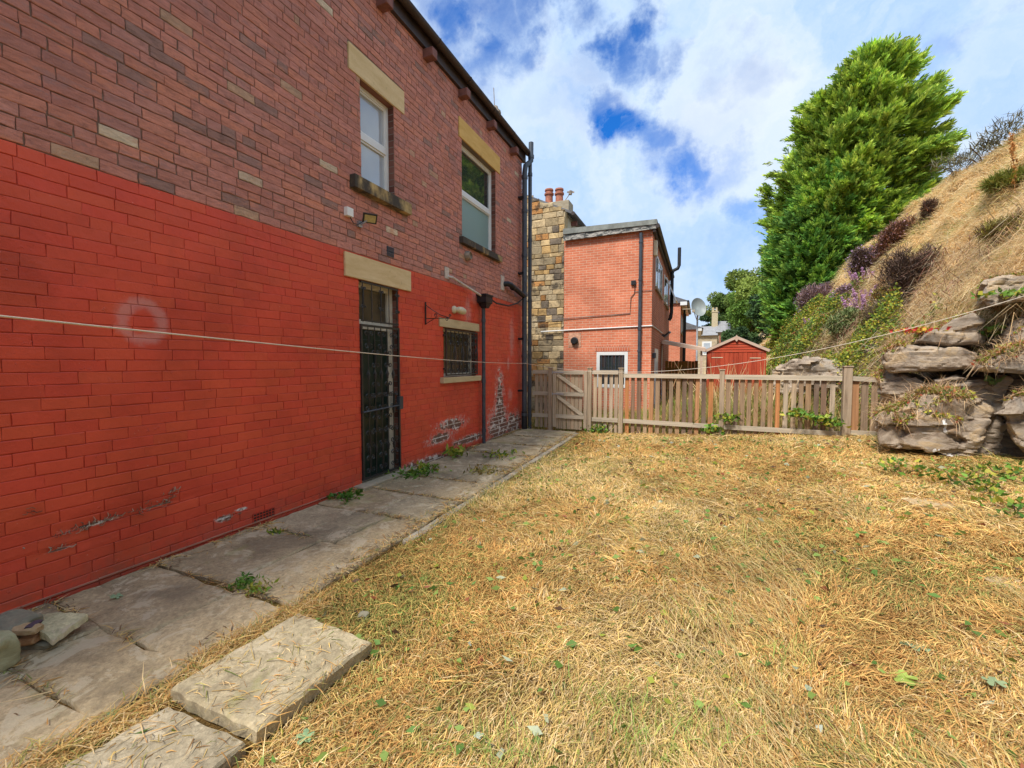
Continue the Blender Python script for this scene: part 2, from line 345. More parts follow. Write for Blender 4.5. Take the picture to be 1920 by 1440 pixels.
def m_rock():
    M = Mt('dark_gritstone', .8, .3)
    st = M.mapping((1.3, 1.3, 2.6), (.35, .28, 0)); n = M.noise(1.7, 9, .70, 1.0, st); n2 = M.noise(2.3, 7, .62, .6)
    c = M.ramp(n, [(.30, (.10, .075, .055)), (.42, (.28, .21, .15)), (.52, (.42, .34, .26)), (.62, (.50, .36, .21)), (.75, (.64, .56, .44))])
    c = M.mix(M.rng(n2, .52, .66, 0, .5), c, (.24, .225, .205))
    c = M.mix(M.rng(M.noise(3.7, 8, .7), .58, .68, 0, .65), c, (.42, .25, .12))
    c = M.mix(M.rng(M.noise(7, 8, .75), .64, .70, 0, .8), c, (.60, .58, .50))
    return M.end(c, M.bump(n, .7, .035, M.bump(M.noise(30, 9, .8), .9, .022)), M.ramp(n2, [(.4, .55), (.6, .9)]))
M_rock = m_rock()
def m_stone_wall():
    M = Mt('weathered_gritstone_block', .9, .15); c = M.attr(); n = M.noise(5, 8, .7, .6)
    c = M.mix(1, c, M.ramp(n, [(.3, .55), (.5, 1), (.7, 1.3)]), 'MULTIPLY'); c = M.mix(M.rng(M.noise(2.7, 7, .7), .52, .64, 0, .8), c, (.06, .05, .04))
    return M.end(c, M.bump(n, .9, .04))
M_blocks = m_stone_wall()
def m_flag():
    M = Mt('york_stone_flag', .85, .2); c = M.attr(); n = M.noise(2.1, 9, .68, .7)
    c = M.mix(1, c, M.ramp(n, [(.3, .60), (.5, 1.0), (.7, 1.3)]), 'MULTIPLY'); c = M.mix(1, c, M.ramp(M.noise(34, 8, .8, .6), [(.32, .6), (.5, 1.0), (.68, 1.4)]), 'MULTIPLY')
    c = M.mix(M.rng(M.noise(4.0, 9, .78, .6), .53, .57, 0, .75), c, (.56, .47, .32))
    c = M.mix(M.rng(M.noise(1.3, 6, .65), .53, .64, 0, .6), c, (.17, .135, .09))
    c = M.mix(M.rng(M.noise(1.9, 6, .6), .58, .68, 0, .5), c, (.27, .26, .09))
    c = M.mix(M.rng(M.noise(26, 5, .7), .66, .72, 0, .6), c, (.50, .46, .38))
    return M.end(c, M.bump(n, .6, .025, M.bump(M.noise(22, 8, .75), .6, .012)))
M_flag = m_flag()
def m_wood(name, a, b, gr=18, ax='z', tone=True):
    M = Mt(name, .85, .15); st = M.mapping({'z': (gr, gr, .9), 'x': (.9, gr, gr), 'y': (gr, .9, gr)}[ax]); n = M.noise(1.5, 6, .6, .8, st)
    c = M.ramp(n, [(.3, a), (.7, b)])
    if tone: c = M.mix(1, c, M.attr(), 'MULTIPLY')
    c = M.mix(M.rng(M.noise(3, 5), .56, .7, 0, .35), c, (.16, .15, .12))
    return M.end(c, M.bump(n, .5, .004))
M_picket = m_wood('weathered_picket', (.27, .205, .145), (.55, .44, .32)); M_rail = m_wood('weathered_rail', (.33, .28, .21), (.54, .46, .35), 18, 'x')
M_shed = m_wood('red_stained_wood', (.34, .045, .022), (.48, .085, .04), 10, 'z'); M_shedh = m_wood('red_stained_board', (.34, .045, .022), (.48, .085, .04), 10, 'x')
M_brown = m_wood('ochre_stained_wood', (.20, .10, .02), (.36, .20, .05), 10)
M_barge = m_wood('bleached_bargeboard', (.50, .34, .25), (.62, .48, .38), 10, 'x', False)
def m_ground():
    M = Mt('straw_thatch_soil', .95, .1); n = M.noise(1.0, 7, .65); n2 = M.noise(38, 6, .75, 1.4); n3 = M.noise(120, 3, .7, 2)
    c = M.ramp(n2, [(.28, (.10, .055, .018)), (.5, (.26, .15, .045)), (.7, (.44, .28, .10))])
    c = M.mix(M.rng(n, .52, .68, 0, .6), c, (.22, .20, .04)); c = M.mix(M.rng(n3, .5, .7, 0, .5), c, (.55, .38, .16))
    return M.end(c, M.bump(n2, 1, .03))
M_ground = m_ground()
def m_hill():
    M = Mt('hillside_soil_and_rock', .9, .15); n = M.noise(22, 7, .7, 1); c = M.ramp(n, [(.3, (.26, .17, .07)), (.5, (.60, .44, .22)), (.7, (.78, .62, .34))])
    g = M.N.new('ShaderNodeNewGeometry'); sp = M.N.new('ShaderNodeSeparateXYZ'); M.L.new(g.outputs['True Normal'], sp.inputs[0])
    st = M.mapping((1, 1, 6), (.1, .08, 0)); r = M.noise(1.8, 9, .7, 1, st); rc = M.ramp(r, [(.3, (.04, .036, .033)), (.5, (.16, .14, .115)), (.7, (.30, .25, .19))])
    c = M.mix(M.rng(sp.outputs[2], .52, .38), c, rc)
    return M.end(c, M.bump(n, .8, .05, M.bump(r, .8, .08)))
M_hill = m_hill()

# ------------------------------------------------------------------ ground and hillside
def gz(x, y):
    x = np.asarray(x, float); y = np.asarray(y, float)
    z = .058 * np.clip(x + 1.6, 0, 6) + .03 * (fbm(x * .8, y * .8, 2, 3) - .5) * np.clip((x + 2.4) / .8, 0, 1)
    return z - .04 * (x < -2.3)
def foot(y): return np.interp(y, [-10, 2, 5.5, 7.2, 8.4, 9.6, 13, 17, 30, 80], [4.8, 4.7, 4.4, 3.85, 3.3, 3.02, 2.95, 2.75, 2.6, 2.6])
def hz(x, y):
    x = np.asarray(x, float); y = np.asarray(y, float)
    x = x + .35 * (fbm(y * .9, x * .9, 5, 3) - .5)
    f = foot(y); zc = np.interp(y, [0, 7.5, 9.4, 10.5, 14, 40], [2.9, 2.5, 1.7, 1.15, 1.05, 1.0]); d = x - f
    zc0 = .15
    crest_x, crest_z = 8.0, 7.55
    t = np.clip(d / .55, 0, 1); z = lerp(-.6, zc, t ** .7)
    s = np.clip((d - .55) / (crest_x - f - .55), 0, 1); s2 = np.sin(s * math.pi / 2) * .35 + s * .65
    z = np.where(d > .55, zc + (crest_z - zc) * s2, z)
    z = np.where(x > crest_x, crest_z + np.minimum((x - crest_x) * .12, 1.5), z)
    amp = np.clip(d / 1.2, 0, 1)
    z = z + amp * (.9 * (fbm(x * .7, y * .55, 8, 4) - .5) + .25 * (fbm(x * 3, y * 3, 9, 3) - .5))
    return np.where(y > 45, z * np.clip(1 - (y - 45) / 60, .25, 1), z)
def ray_hill(u, v, lift=0):
    d = ray(u, v); t = np.arange(5, 45, .03); P = np.array([0, 0, HCAM])[None] + d[None] * t[:, None]
    m = hz(P[:, 0], P[:, 1]) + lift > P[:, 2]
    i = int(np.argmax(m))
    if not m.any(): i = int(np.argmax((hz(P[:, 0], P[:, 1]) - P[:, 2]) / (t + 2) - 9 * (t < 11)))      # just over the skyline
    return np.array([P[i][0], P[i][1], min(P[i][2], float(hz(P[i][0], P[i][1])))])
def sheet(name, xs, ys, fz, mat, kind='structure'):
    X, Y = np.meshgrid(xs, ys); V = np.stack([X, Y, fz(X, Y)], -1).reshape(-1, 3); nx = len(xs); ny = len(ys)
    i = (np.arange(ny - 1)[:, None] * nx + np.arange(nx - 1)[None]).ravel()
    return raw(name, V, np.stack([i, i + 1, i + nx + 1, i + nx], -1), mat, smooth=True, kind=kind)
def warp(a, dense, b, far): return np.concatenate([-np.geomspace(far, -a if a < 0 else .1, 14) if a < 0 else [], np.arange(a + dense, b, dense), np.geomspace(b, far, 18)])
sheet('ground', np.concatenate([[-400, -150, -60, -20, -8], np.arange(-4.2, 6, .12), [8, 20, 60, 150, 400]]), np.concatenate([[-200, -60, -20, -8], np.arange(-3, 12, .12), np.arange(12, 40, 2), [60, 120, 300, 700]]),
      lambda x, y: gz(x, y) - .012, M_ground)
def hill_mesh():
    ts = np.concatenate([np.linspace(-.25, .9, 26), np.linspace(.95, 6.4, 60)[0:], [7, 8, 10, 14, 20, 40, 90]]); ys = np.concatenate([[-30, -15, -8, -4], np.arange(-2, 34, .14), np.arange(34, 60, 2), [80, 120, 200]])
    T, Y = np.meshgrid(ts, ys); X = foot(Y) + T; V = np.stack([X, Y, hz(X, Y)], -1).reshape(-1, 3); nx = len(ts)
    i = (np.arange(len(ys) - 1)[:, None] * nx + np.arange(nx - 1)[None]).ravel()
    return raw('hillside', V, np.stack([i, i + 1, i + nx + 1, i + nx], -1), M_hill, smooth=True, kind='structure')
hill_mesh()

# ------------------------------------------------------------------ path of stone flags
def flag_poly(mb, pts, z0, z1, col, n=7, j=.012):
    """irregular slab: outline with wandering edges, chamfered rim"""
    out = []
    for a, b in zip(pts, pts[1:] + pts[:1]):
        for k in range(n):
            t = k / n; q = .0 if k == 0 else j
            out.append((lerp(a[0], b[0], t) + random.uniform(-q, q), lerp(a[1], b[1], t) + random.uniform(-q, q)))
    cx = sum(p[0] for p in out) / len(out); cy = sum(p[1] for p in out) / len(out); m = len(out)
    ins = lambda p, k: (cx + (p[0] - cx) * k, cy + (p[1] - cy) * k)
    tz = lambda p: z1(p[0], p[1]) if callable(z1) else z1
    top = [ins(p, .97) for p in out]
    V = [(p[0], p[1], z0) for p in out] + [(p[0], p[1], tz(p) - .012) for p in out] + [(p[0], p[1], tz(p) + random.uniform(-.002, .002)) for p in top] + [(cx, cy, tz((cx, cy)))]
    mb.col = col
    mb.add(V, [(i, (i + 1) % m, (i + 1) % m + m, i + m) for i in range(m)] + [(i + m, (i + 1) % m + m, (i + 1) % m + 2 * m, i + 2 * m) for i in range(m)] + [(i + 2 * m, (i + 1) % m + 2 * m, 3 * m) for i in range(m)])
pm = MB(); rowsy = [-1.6, -.6, .30, .93, 1.31, 1.90, 2.74, 3.45, 4.15, 4.85, 5.75, 6.6, 7.5, 8.4, 9.42]
for r, (a, b) in enumerate(zip(rowsy, rowsy[1:])):
    xr = lambda y: -2.36 - .015 * max(0, y - 2) + (.0 if y > 1.4 else .0)
    sp = [-3.84 + .01] + ([[-3.0], [-3.28, -2.85], [-3.05], [-3.2], [-2.95]][r % 5] if r != 4 else [-2.86]) + [None]
    sk = .03 * math.sin(r * 2.1)
    for x0, x1 in zip(sp, sp[1:]):
        g = .008; X1a = (xr(a) if x1 is None else x1) - g; X1b = (xr(b) if x1 is None else x1 + .02) - g; x0 += g
        tone = random.uniform(.8, 1.12); hue = random.choice([(.42, .325, .195), (.46, .355, .21), (.37, .30, .19)])
        tl = random.uniform(-.006, .006); tb = random.uniform(-.006, .006)
        flag_poly(pm, [(x0, a + g + sk * 0), (X1a, a + g - sk), (X1b, b - g - sk), (x0, b - g)], -.07, (lambda x, y, tl=tl, tb=tb, a=a: tl * (x + 3) + tb + .004), tuple(c * tone for c in hue))
for a, b in zip(np.arange(3.0, 9.2, .62), np.arange(3.0, 9.2, .62) + .6):      # edging stones
    x = -2.30 - .02 * (a - 3)
    flag_poly(pm, [(x - .03, a), (x + .06, a), (x + .05, b), (x - .04, b)], -.08, .015, (.33, .29, .22), 4, .008)
pm.build('path', M_flag, kind='structure', smooth=False)
mbs = MB(); mbs.box(-3.83, -2.36, -1.6, 9.45, -.12, -.028); mbs.build('path_bedding', M_ground, kind='structure')
def loose_slab(pts, z, th, label, col, tilt=0):
    m = MB(); cx = sum(p[0] for p in pts) / 4; cy = sum(p[1] for p in pts) / 4
    flag_poly(m, [(p[0] - cx, p[1] - cy) for p in pts], -th, (lambda x, y: tilt * x), col, 9, .007)
    o = m.build('paving_slab', M_flag); o.location = (cx, cy, z); tag(o, label, 'paving slab', 'loose paving slabs')
loose_slab([(-2.17, 1.12), (-1.60, 1.12), (-1.56, 1.74), (-2.14, 1.78)], .08, .065, 'raised pale paving slab strewn with straw beside the path', (.42, .345, .215))
loose_slab([(-2.16, .70), (-1.62, .78), (-1.63, 1.095), (-2.12, 1.085)], .04, .06, 'darker paving slab in front of the raised slab, half under cut grass', (.36, .30, .20))

# ------------------------------------------------------------------ the brick house on the left
WX = -3.84; Z0 = -.154; RH = .082; WY0, WY1, WZ1 = -3.2, 9.5, 6.28
OPEN = {'w1': (4.25, 4.88, 3.79, 5.00), 'w2': (6.71, 8.07, 3.74, 5.42), 'door': (4.17, 4.93, .02, 2.57), 'lw': (6.08, 7.20, 1.31, 2.13)}
TRIM = {'l1': (4.05, 5.10, 5.00, 5.31), 's1': (4.05, 5.16, 3.63, 3.79), 'l2': (6.60, 8.26, 5.42, 5.76), 's2': (6.61, 8.25, 3.62, 3.74), 'ld': (3.93, 5.20, 2.57, 2.86), 'lwl': (5.94, 7.30, 2.13, 2.28), 'lws': (5.97, 7.30, 1.21, 1.31)}
house = empty('brick_house', 'two storey old brick house with its lower wall painted red', 'house', (WX, 4, 0))
NAT = [(.44, .19, .145), (.46, .195, .14), (.42, .185, .145), (.43, .20, .16), (.37, .18, .15), (.48, .20, .14), (.41, .175, .135), (.44, .19, .15)]
def wall_bricks():
    mb = MB(); holes = list(OPEN.values()) + list(TRIM.values()); R = random.Random(5)
    k = 0; z = Z0
    while z < WZ1:
        zt = min(z + RH, WZ1); hdr = (k % 6 == 3) and k > 36; L = .122 if hdr else .245
        y = WY0 - (k % 2) * L * .5 - R.uniform(0, .06)
        while y < WY1:
            l = L * (R.uniform(.93, 1.06) if R.random() > .07 else .5); a, b = max(y, WY0), min(y + l, WY1); y += l
            segs = [(a, b)]; zm = (z + zt) / 2
            for h in holes:
                if h[2] - .02 < zm < h[3] + .005 or (h[2] < z + .06 and h[3] > z + .03):
                    ns = []
                    for s0, s1 in segs:
                        if h[1] <= s0 or h[0] >= s1: ns.append((s0, s1)); continue
                        if h[0] > s0: ns.append((s0, h[0]))
                        if h[1] < s1: ns.append((h[1], s1))
                    segs = ns
            for s0, s1 in segs:
                if s1 - s0 < .025: continue
                painted = zm < 2.88
                if painted: t = R.uniform(.94, 1.05); mb.col = (.63 * t, .079 * t * R.uniform(.9, 1.12), .040 * t); mb.mi = 1; g = .0026; d = .0075
                else:
                    c = R.choice(NAT); t = R.uniform(.92, 1.08); q = R.random()
                    if q < .012: c = (.42, .27, .18)
                    elif q < .07: c = (.27, .16, .135)
                    elif q < .075: c = (.52, .42, .30)
                    mb.col = tuple(v * t * 1.17 for v in c); mb.mi = 0; g = .0045; d = .009
                gv = g * R.choice([.0, .4, 1, 1.2]) if painted else g * R.uniform(.5, 1.3); y0, y1, z0, z1 = s0 + gv, s1 - gv, z + g * R.uniform(.5, 1.3), zt - g * R.uniform(.5, 1.2); dx = d + R.uniform(-.0022, .0022) * (.5 if painted else 1)
                P = []; nl = 4 if s1 - s0 > .15 else 2; jj = .0018 if painted else .0035
                for i in range(nl): P.append((y0 + (y1 - y0) * i / nl, z0))
                P += [(y1, z0), (y1, (z0 + z1) / 2)]
                for i in range(nl): P.append((y1 - (y1 - y0) * i / nl, z1))
                P += [(y0, z1), (y0, (z0 + z1) / 2)]
                P = [(p[0] + R.uniform(-jj, jj), p[1] + R.uniform(-jj, jj) + .0085 * (float(vn(p[0] * 1.7, z * 2.3)) - .5) + .005 * (float(vn(p[0] * 7, z * 11, 3)) - .5)) for p in P]
                cy, cz = (y0 + y1) / 2, (z0 + z1) / 2; n = len(P); tlt = R.uniform(-.006, .006)
                bv = .0035 if painted else .005
                def inset(p): return (p[0] - math.copysign(min(bv, abs(p[0] - cy)), p[0] - cy), p[1] - math.copysign(min(bv, abs(p[1] - cz)), p[1] - cz))
                V = [(WX - .012, p[0], p[1]) for p in P] + [(WX - .012 + dx * .75, p[0], p[1]) for p in P] + [(WX - .012 + dx + tlt * (p[1] - cz), *inset(p)) for p in P]
                mb.add(V, [(i, (i + 1) % n, (i + 1) % n + n, i + n) for i in range(n)] + [(i + n, (i + 1) % n + n, (i + 1) % n + 2 * n, i + 2 * n) for i in range(n)] + [tuple(range(2 * n, 3 * n))])
        z += RH; k += 1
    # mortar bed behind, cut round the openings
    def bed(mi, za, zb, c):
        ops = [o for o in OPEN.values() if o[2] < zb and o[3] > za]; zs = sorted({za, zb} | {min(max(q, za), zb) for o in ops for q in o[2:]})
        for p, q in zip(zs, zs[1:]):
            cuts = sorted((o[0], o[1]) for o in ops if o[2] <= p + 1e-6 and o[3] >= q - 1e-6); y = WY0
            for a, b in cuts + [(WY1, None)]:
                mb.mi = mi; mb.col = c; mb.add([(WX - .012, y, p), (WX - .012, a, p), (WX - .012, a, q), (WX - .012, y, q)], [(0, 1, 2, 3)]); y = b
    bed(1, -.3, 2.88, (.56, .066, .033)); bed(2, 2.88, WZ1, (.2, .2, .2))
    return mb
wm = wall_bricks()
o = wm.build('wall', [M_brick, M_paint, M_mortar]); at0(o, house)
# inner lining of openings and the rest of the shell
for k, (a, b, c, d) in OPEN.items():
    rv = MB()
    x1, x0 = WX - .0125, WX - .30
    rv.add([(x1, a, c), (x0, a, c), (x0, a, d), (x1, a, d)], [(0, 1, 2, 3)]); rv.add([(x1, b, c), (x0, b, c), (x0, b, d), (x1, b, d)], [(0, 1, 2, 3)])
    rv.add([(x1, a, d), (x0, a, d), (x0, b, d), (x1, b, d)], [(0, 1, 2, 3)]); rv.add([(x1, a, c), (x0, a, c), (x0, b, c), (x1, b, c)], [(0, 1, 2, 3)])
    at0(rv.build('opening_reveal', M_reveal), house)
sh = MB(); sh.box(-12, WX - .014, WY1 - .3, WY1, -.3, WZ1); sh.box(-12, WX - .014, WY0, WY0 + .3, -.3, WZ1); sh.box(-12, -11.7, WY0 + .3, WY1 - .3, -.3, WZ1)
for y0, y1 in ((WY1 - .3, WY1), (WY0, WY0 + .3)): sh.prism([(-12, WZ1), (WX - .02, WZ1), (-7.9, 8.55)], y0, y1)
at0(sh.build('gable_wall', M_reveal), house)
def trim(key, name, mat, proud=.012, back=.10, j=0):
    a, b, c, d = TRIM[key]; m = MB(); m.bbox(WX - back, WX + proud, a + .004, b - .004, c + .003, d - .003, .008); at0(m.build(name, mat), house)
trim('l1', 'window_lintel', M_lintel); trim('l2', 'window_lintel', M_lintel2); trim('ld', 'door_lintel', M_lintel, .018); trim('lwl', 'window_lintel', M_sill2, .02)
trim('s1', 'window_sill', M_sill, .075, .14); trim('s2', 'window_sill', M_sill, .07, .14); trim('lws', 'window_sill', M_sill2, .06, .14)
def sash(key, split, mats, lab=None, depth=.10, fr=.055, frm=None):
    a, b, c, d = OPEN[key]; frm = frm or M_upvc; x = WX - depth; m = MB()
    m.bbox(x - .06, x, a, a + fr, c, d, .006); m.bbox(x - .06, x, b - fr, b, c, d, .006); m.bbox(x - .06, x + .001, a + fr, b - fr, c, c + fr, .006); m.bbox(x - .06, x + .001, a + fr, b - fr, d - fr, d, .006)
    zm = c + (d - c) * split
    if split: m.bbox(x - .06, x + .004, a + fr, b - fr, zm - .045, zm + .045, .006)
    f = m.build('window_frame', frm); at0(f, house)
    if lab: f['label'] = lab
    for z0, z1, mt in (((c + fr, zm - .045, mats[0]), (zm + .045, d - fr, mats[1])) if split else ((c + fr, d - fr, mats[0]),)):
        if split:      # inner sash bead
            g = MB(); w = .022
            for q in ((a + fr, a + fr + w, z0, z1), (b - fr - w, b - fr, z0, z1), (a + fr + w, b - fr - w, z0, z0 + w), (a + fr + w, b - fr - w, z1 - w, z1)): g.box(x - .04, x - .012, *q)
            s = g.build('sash_bead', frm, f)
        p = MB(); p.box(x - .045, x - .035, a + fr, b - fr, z0, z1); p.build('pane', mt, f)
    return f
sash('w1', .50, (M_glass_c, M_glass_c)); sash('w2', .50, (M_glass_f, M_glass_d), 'white window frame, upper pane mirrors trees, lower pane frosted'); fl = sash('lw', 0, (M_glass_n,), 'small white framed window behind black iron bars', frm=M_frame)
# door, fanlight, frame
dm = MB(); a, b, c, d = OPEN['door']
dm.bbox(WX - .18, WX - .11, a, a + .06, c, d, .005); dm.bbox(WX - .18, WX - .11, b - .10, b, c, d, .005); dm.bbox(WX - .18, WX - .11, a + .06, b - .10, d - .07, d, .005); dm.bbox(WX - .18, WX - .105, a + .06, b - .10, 1.98, 2.10, .005)
df = at0(dm.build('door_frame', M_frame), house)
p = MB(); p.box(WX - .16, WX - .15, a + .06, b - .10, 2.10, d - .07); p.build('fanlight', M_glass_n, df)
p = MB(); p.bbox(WX - .17, WX - .135, a + .065, b - .105, c + .02, 1.975, .004)
for y0, y1 in ((a + .12, a + .33), (a + .39, b - .15)):
    for z0, z1 in ((.18, .85), (1.0, 1.85)): p.bbox(WX - .136, WX - .125, y0, y1, z0, z1, .006)
p.build('door', M_door, df)
st = MB(); st.bbox(WX - .25, WX + .16, 4.02, 5.1, -.06, .04, .012); at0(st.build('door_step', M_step), house)
m = MB(); m.col = (.44, .20, .14)
for k in range(16): ya_ = 1.0 + k * .19; m.box(WX - .01, WX + .006 + random.uniform(0, .004), ya_, ya_ + .187, .028 + random.uniform(-.003, .003), .038 + random.uniform(-.003, .003))
at0(m.build('plinth_joint', M_twig), house)
# wrought iron: bars and scrolls
def scroll(c, r, turns=1.3, start=0, dirn=1, n=16):      # spiral in the y,z plane starting outside
    pts = []
    for i in range(n + 1):
        t = i / n; ang = start + dirn * turns * 2 * math.pi * t; rr = r * (1 - .72 * t); pts.append((c[0], c[1] + rr * math.cos(ang), c[2] + rr * math.sin(ang)))
    return pts
def s_pair(mb, x, y, z, h, w, r=.0065):        # lyre: two C scrolls back to back
    for sd in (-1, 1):
        rr = w * .42; top = scroll((x, y + sd * w * .52, z + h / 2 - rr), rr, 1.2, math.pi if sd > 0 else 0, -sd)
        bot = scroll((x, y + sd * w * .52, z - h / 2 + rr), rr, 1.2, math.pi if sd > 0 else 0, sd)
        mb.tube(list(reversed(top)) + bot, r, 5)
def diamond(mb, x, y, z, w=.03, h=.06, r=.006):        # basket twist
    for sd in (-1, 1):
        for q in (0, 1): mb.tube([(x + (sd * w * .4 if q else 0), y, z - h), (x + (sd * w * .5 if q else 0), y + (0 if q else sd * w), z), (x, y, z + h)], r, 5)
sg = MB(); x = WX + .004; ya, yb = 4.185, 4.905
for y in (ya, yb): sg.box(x - .012, x + .012, y - .014, y + .014, .07, 2.03)
for z in (.085, 2.015): sg.box(x - .011, x + .011, ya + .014, yb - .014, z - .014, z + .014)
ys_ = np.linspace(ya, yb, 7)[1:-1]
for y in ys_: sg.tube([(x, y, .09), (x, y, 2.01)], .0065, 6)
gate = at0(sg.build('security_gate', M_black), house)
sc_ = MB()
for z, h in ((1.84, .22), (1.05, .22), (.58, .22), (.26, .22)): 
    for y in (ys_[0], ys_[2], ys_[4]): s_pair(sc_, x + .012, y, z, h, .085)
for z, h in ((1.60, .22), (1.20, .2), (.76, .22)):
    for y in (ys_[1], ys_[3]): s_pair(sc_, x + .012, y, z, h, .08)
for z in (1.40, .44, .92):
    for y in ys_: diamond(sc_, x, y, z)
sc_.build('scrollwork', M_black, gate)
lb = MB(); lb.tube([(x + .02, ya - .01, .93), (x + .02, yb, .96)], .011, 8); lb.bbox(x - .02, x + .035, yb - .03, yb + .05, .90, 1.08, .006); lb.build('lock_bar', M_pipe, gate)
fg = MB()
for y in np.linspace(4.22, 4.88, 5): fg.tube([(x, y, 2.06), (x, y, 2.56)], .007, 6)
for z in (2.075, 2.548): fg.box(x - .008, x + .008, 4.19, 4.91, z - .01, z + .01)
for y in np.linspace(4.22, 4.88, 5)[::2]: s_pair(fg, x + .012, y, 2.36, .26, .05)
at0(fg.build('fanlight_grille', M_black), house)
wg = MB(); xg = WX + .03
for y in np.linspace(6.12, 7.16, 9): wg.tube([(xg, y, 1.34), (xg, y, 2.10)], .007, 6)
for z in (1.345, 2.095): wg.box(xg - .008, xg + .008, 6.09, 7.19, z - .012, z + .012)
for y in (6.10, 7.18): wg.box(xg - .01, xg + .01, y - .012, y + .012, 1.335, 2.105)
yy = np.linspace(6.12, 7.16, 9)
for y in yy[1::2]: s_pair(wg, xg + .01, y, 1.95, .20, .10); s_pair(wg, xg + .01, y, 1.48, .20, .10)
for y in yy[2::2]: diamond(wg, xg, y, 1.72, .05, .12)
for z in (1.45, 2.0): wg.box(WX - .01, xg, 6.055, 6.10, z - .015, z + .015)
at0(wg.build('window_grille', M_black), house)
# eaves: fascia, gutter, corbels, roof
gm = MB(); gx = WX + .13; prof = [(math.cos(t) * .065, math.sin(t) * .065) for t in np.linspace(math.pi, 2 * math.pi, 9)]
y0, y1 = -3.2, 9.72
for yy_ in (0,):
    V = [(gx + p[0], y, 6.40 + p[1]) for y in (y0, y1) for p in prof] + [(gx + p[0] * .9, y, 6.40 + p[1] * .9) for y in (y0, y1) for p in prof]; n = len(prof)
    gm.add(V, [(i, i + 1, i + 1 + n, i + n) for i in range(n - 1)] + [(2 * n + i, 2 * n + i + 1, 3 * n + i + 1, 3 * n + i) for i in range(n - 1)] + [(0, n, 3 * n, 2 * n), (n - 1, 2 * n - 1, 4 * n - 1, 3 * n - 1), tuple(range(n)) , tuple(range(n, 2 * n))])
for y in np.arange(-2.8, 9.6, .95): gm.tube([(gx + math.cos(t) * .069, y, 6.40 + math.sin(t) * .069) for t in np.linspace(math.pi, 2 * math.pi, 8)], .010, 5)
at0(gm.build('gutter', M_gutter, smooth=True), house)
fm = MB(); fm.bbox(WX - .03, WX + .05, -3.2, 9.6, 6.20, 6.40, .006); at0(fm.build('fascia', M_gutter), house)
for y in (-1.2, .55, 2.1, 3.4, 4.62, 5.63, 6.66, 7.72, 8.83):
    m = MB(); m.bbox(WX - .05, WX + .17, y - .065, y + .065, 6.06, 6.19, .012); at0(m.build('corbel', M_corbel), house)
rf = MB(); rf.add([(WX + .16, -3.4, 6.43), (WX + .16, 9.72, 6.43), (-7.9, 9.72, 8.70), (-7.9, -3.4, 8.70), (-12.2, 9.72, 6.43), (-12.2, -3.4, 6.43)], [(0, 1, 2, 3), (3, 2, 4, 5)])
rf.add([(WX + .16, -3.4, 6.40), (WX + .16, 9.72, 6.40), (-7.9, 9.72, 8.66), (-7.9, -3.4, 8.66), (-12.2, 9.72, 6.40), (-12.2, -3.4, 6.40)], [(0, 1, 2, 3), (3, 2, 4, 5)])
rf.add([(WX + .16, 9.72, 6.43), (-7.9, 9.72, 8.70), (-7.9, 9.72, 8.66), (WX + .16, 9.72, 6.40)], [(0, 1, 2, 3)]); rf.add([(WX + .16, -3.4, 6.43), (WX + .16, 9.72, 6.43), (WX + .16, 9.72, 6.40), (WX + .16, -3.4, 6.40)], [(0, 1, 2, 3)])
for r_ in range(1, 9):
    for yk in range(52):
        z = 6.43 + r_ * .12 - .1; xx = WX + .16 - (r_ * .12 - .1) * 1.79
        if r_ < 3: rf.box(xx - .22, xx, -3.4 + yk * .25 + .004, -3.4 + yk * .25 + .246, z + .002, z + .012, .003)
rf_o = at0(rf.build('roof', M_slate), house)
d = ray(928, 215); t = -6.2 / d[0]; cp = np.array([0, 0, HCAM]) + d * t
ch = MB(); ch.bbox(cp[0] - .45, cp[0] + .45, cp[1] - .35, cp[1] + .35, 6.9, cp[2] - .75, .01); cho = ch.build('chimney', M_reveal, rf_o)
cpm = MB(); cpm.lathe((cp[0], cp[1], cp[2] - .76), [(.20, 0), (.21, .08), (.16, .12), (.17, .35), (.21, .36), (.21, .42), (.16, .44), (.18, .56), (.22, .57), (.22, .63), (.15, .65), (.17, .78), (.20, .80), (.19, .86), (.12, .90), (.10, 1.0)], 16); cpm.tube([(cp[0], cp[1], cp[2]), (cp[0] + .03, cp[1] - .15, cp[2] + .75)], .012, 5)
cpm.build('chimney_pot', M_potw, cho, smooth=True)
# rainwater and waste pipes
def pipe(name, pts, r, mat, colls=(), seg=12):
    m = MB(); m.tube(pts, r, seg)
    for p, ax in colls:
        m.tube([Vector(p) - Vector(ax) * .035, Vector(p) + Vector(ax) * .035], r * 1.22, seg)
    return at0(m.build(name, mat, smooth=True), house)
xs_ = WX + .13; ysp = 9.32
pipe('soil_pipe', [(xs_, ysp, -.02), (xs_, ysp, 5.85), (xs_ + .01, ysp + .03, 6.02), (xs_ + .03, ysp + .16, 6.12), (xs_ + .06, ysp + .24, 6.2), (xs_ + .06, ysp + .25, 6.62)], .058, M_pipe, [((xs_, ysp, z), (0, 0, 1)) for z in (.35, 1.7, 3.1, 4.0, 5.0, 5.75)] + [((xs_ + .06, ysp + .25, 6.3), (0, 0, 1))])
m = MB(); m.tube([(xs_, ysp, -.02), (xs_, ysp, .42)], .068, 12); at0(m.build('soil_pipe_base', M_pipe2, smooth=True), house)
for z in (.9, 2.1, 3.6, 5.3): m = MB(); m.box(WX - .01, xs_, ysp - .075, ysp + .075, z - .02, z + .02); at0(m.build('pipe_bracket', M_pipe2), house)
xd, yd = WX + .17, 9.56
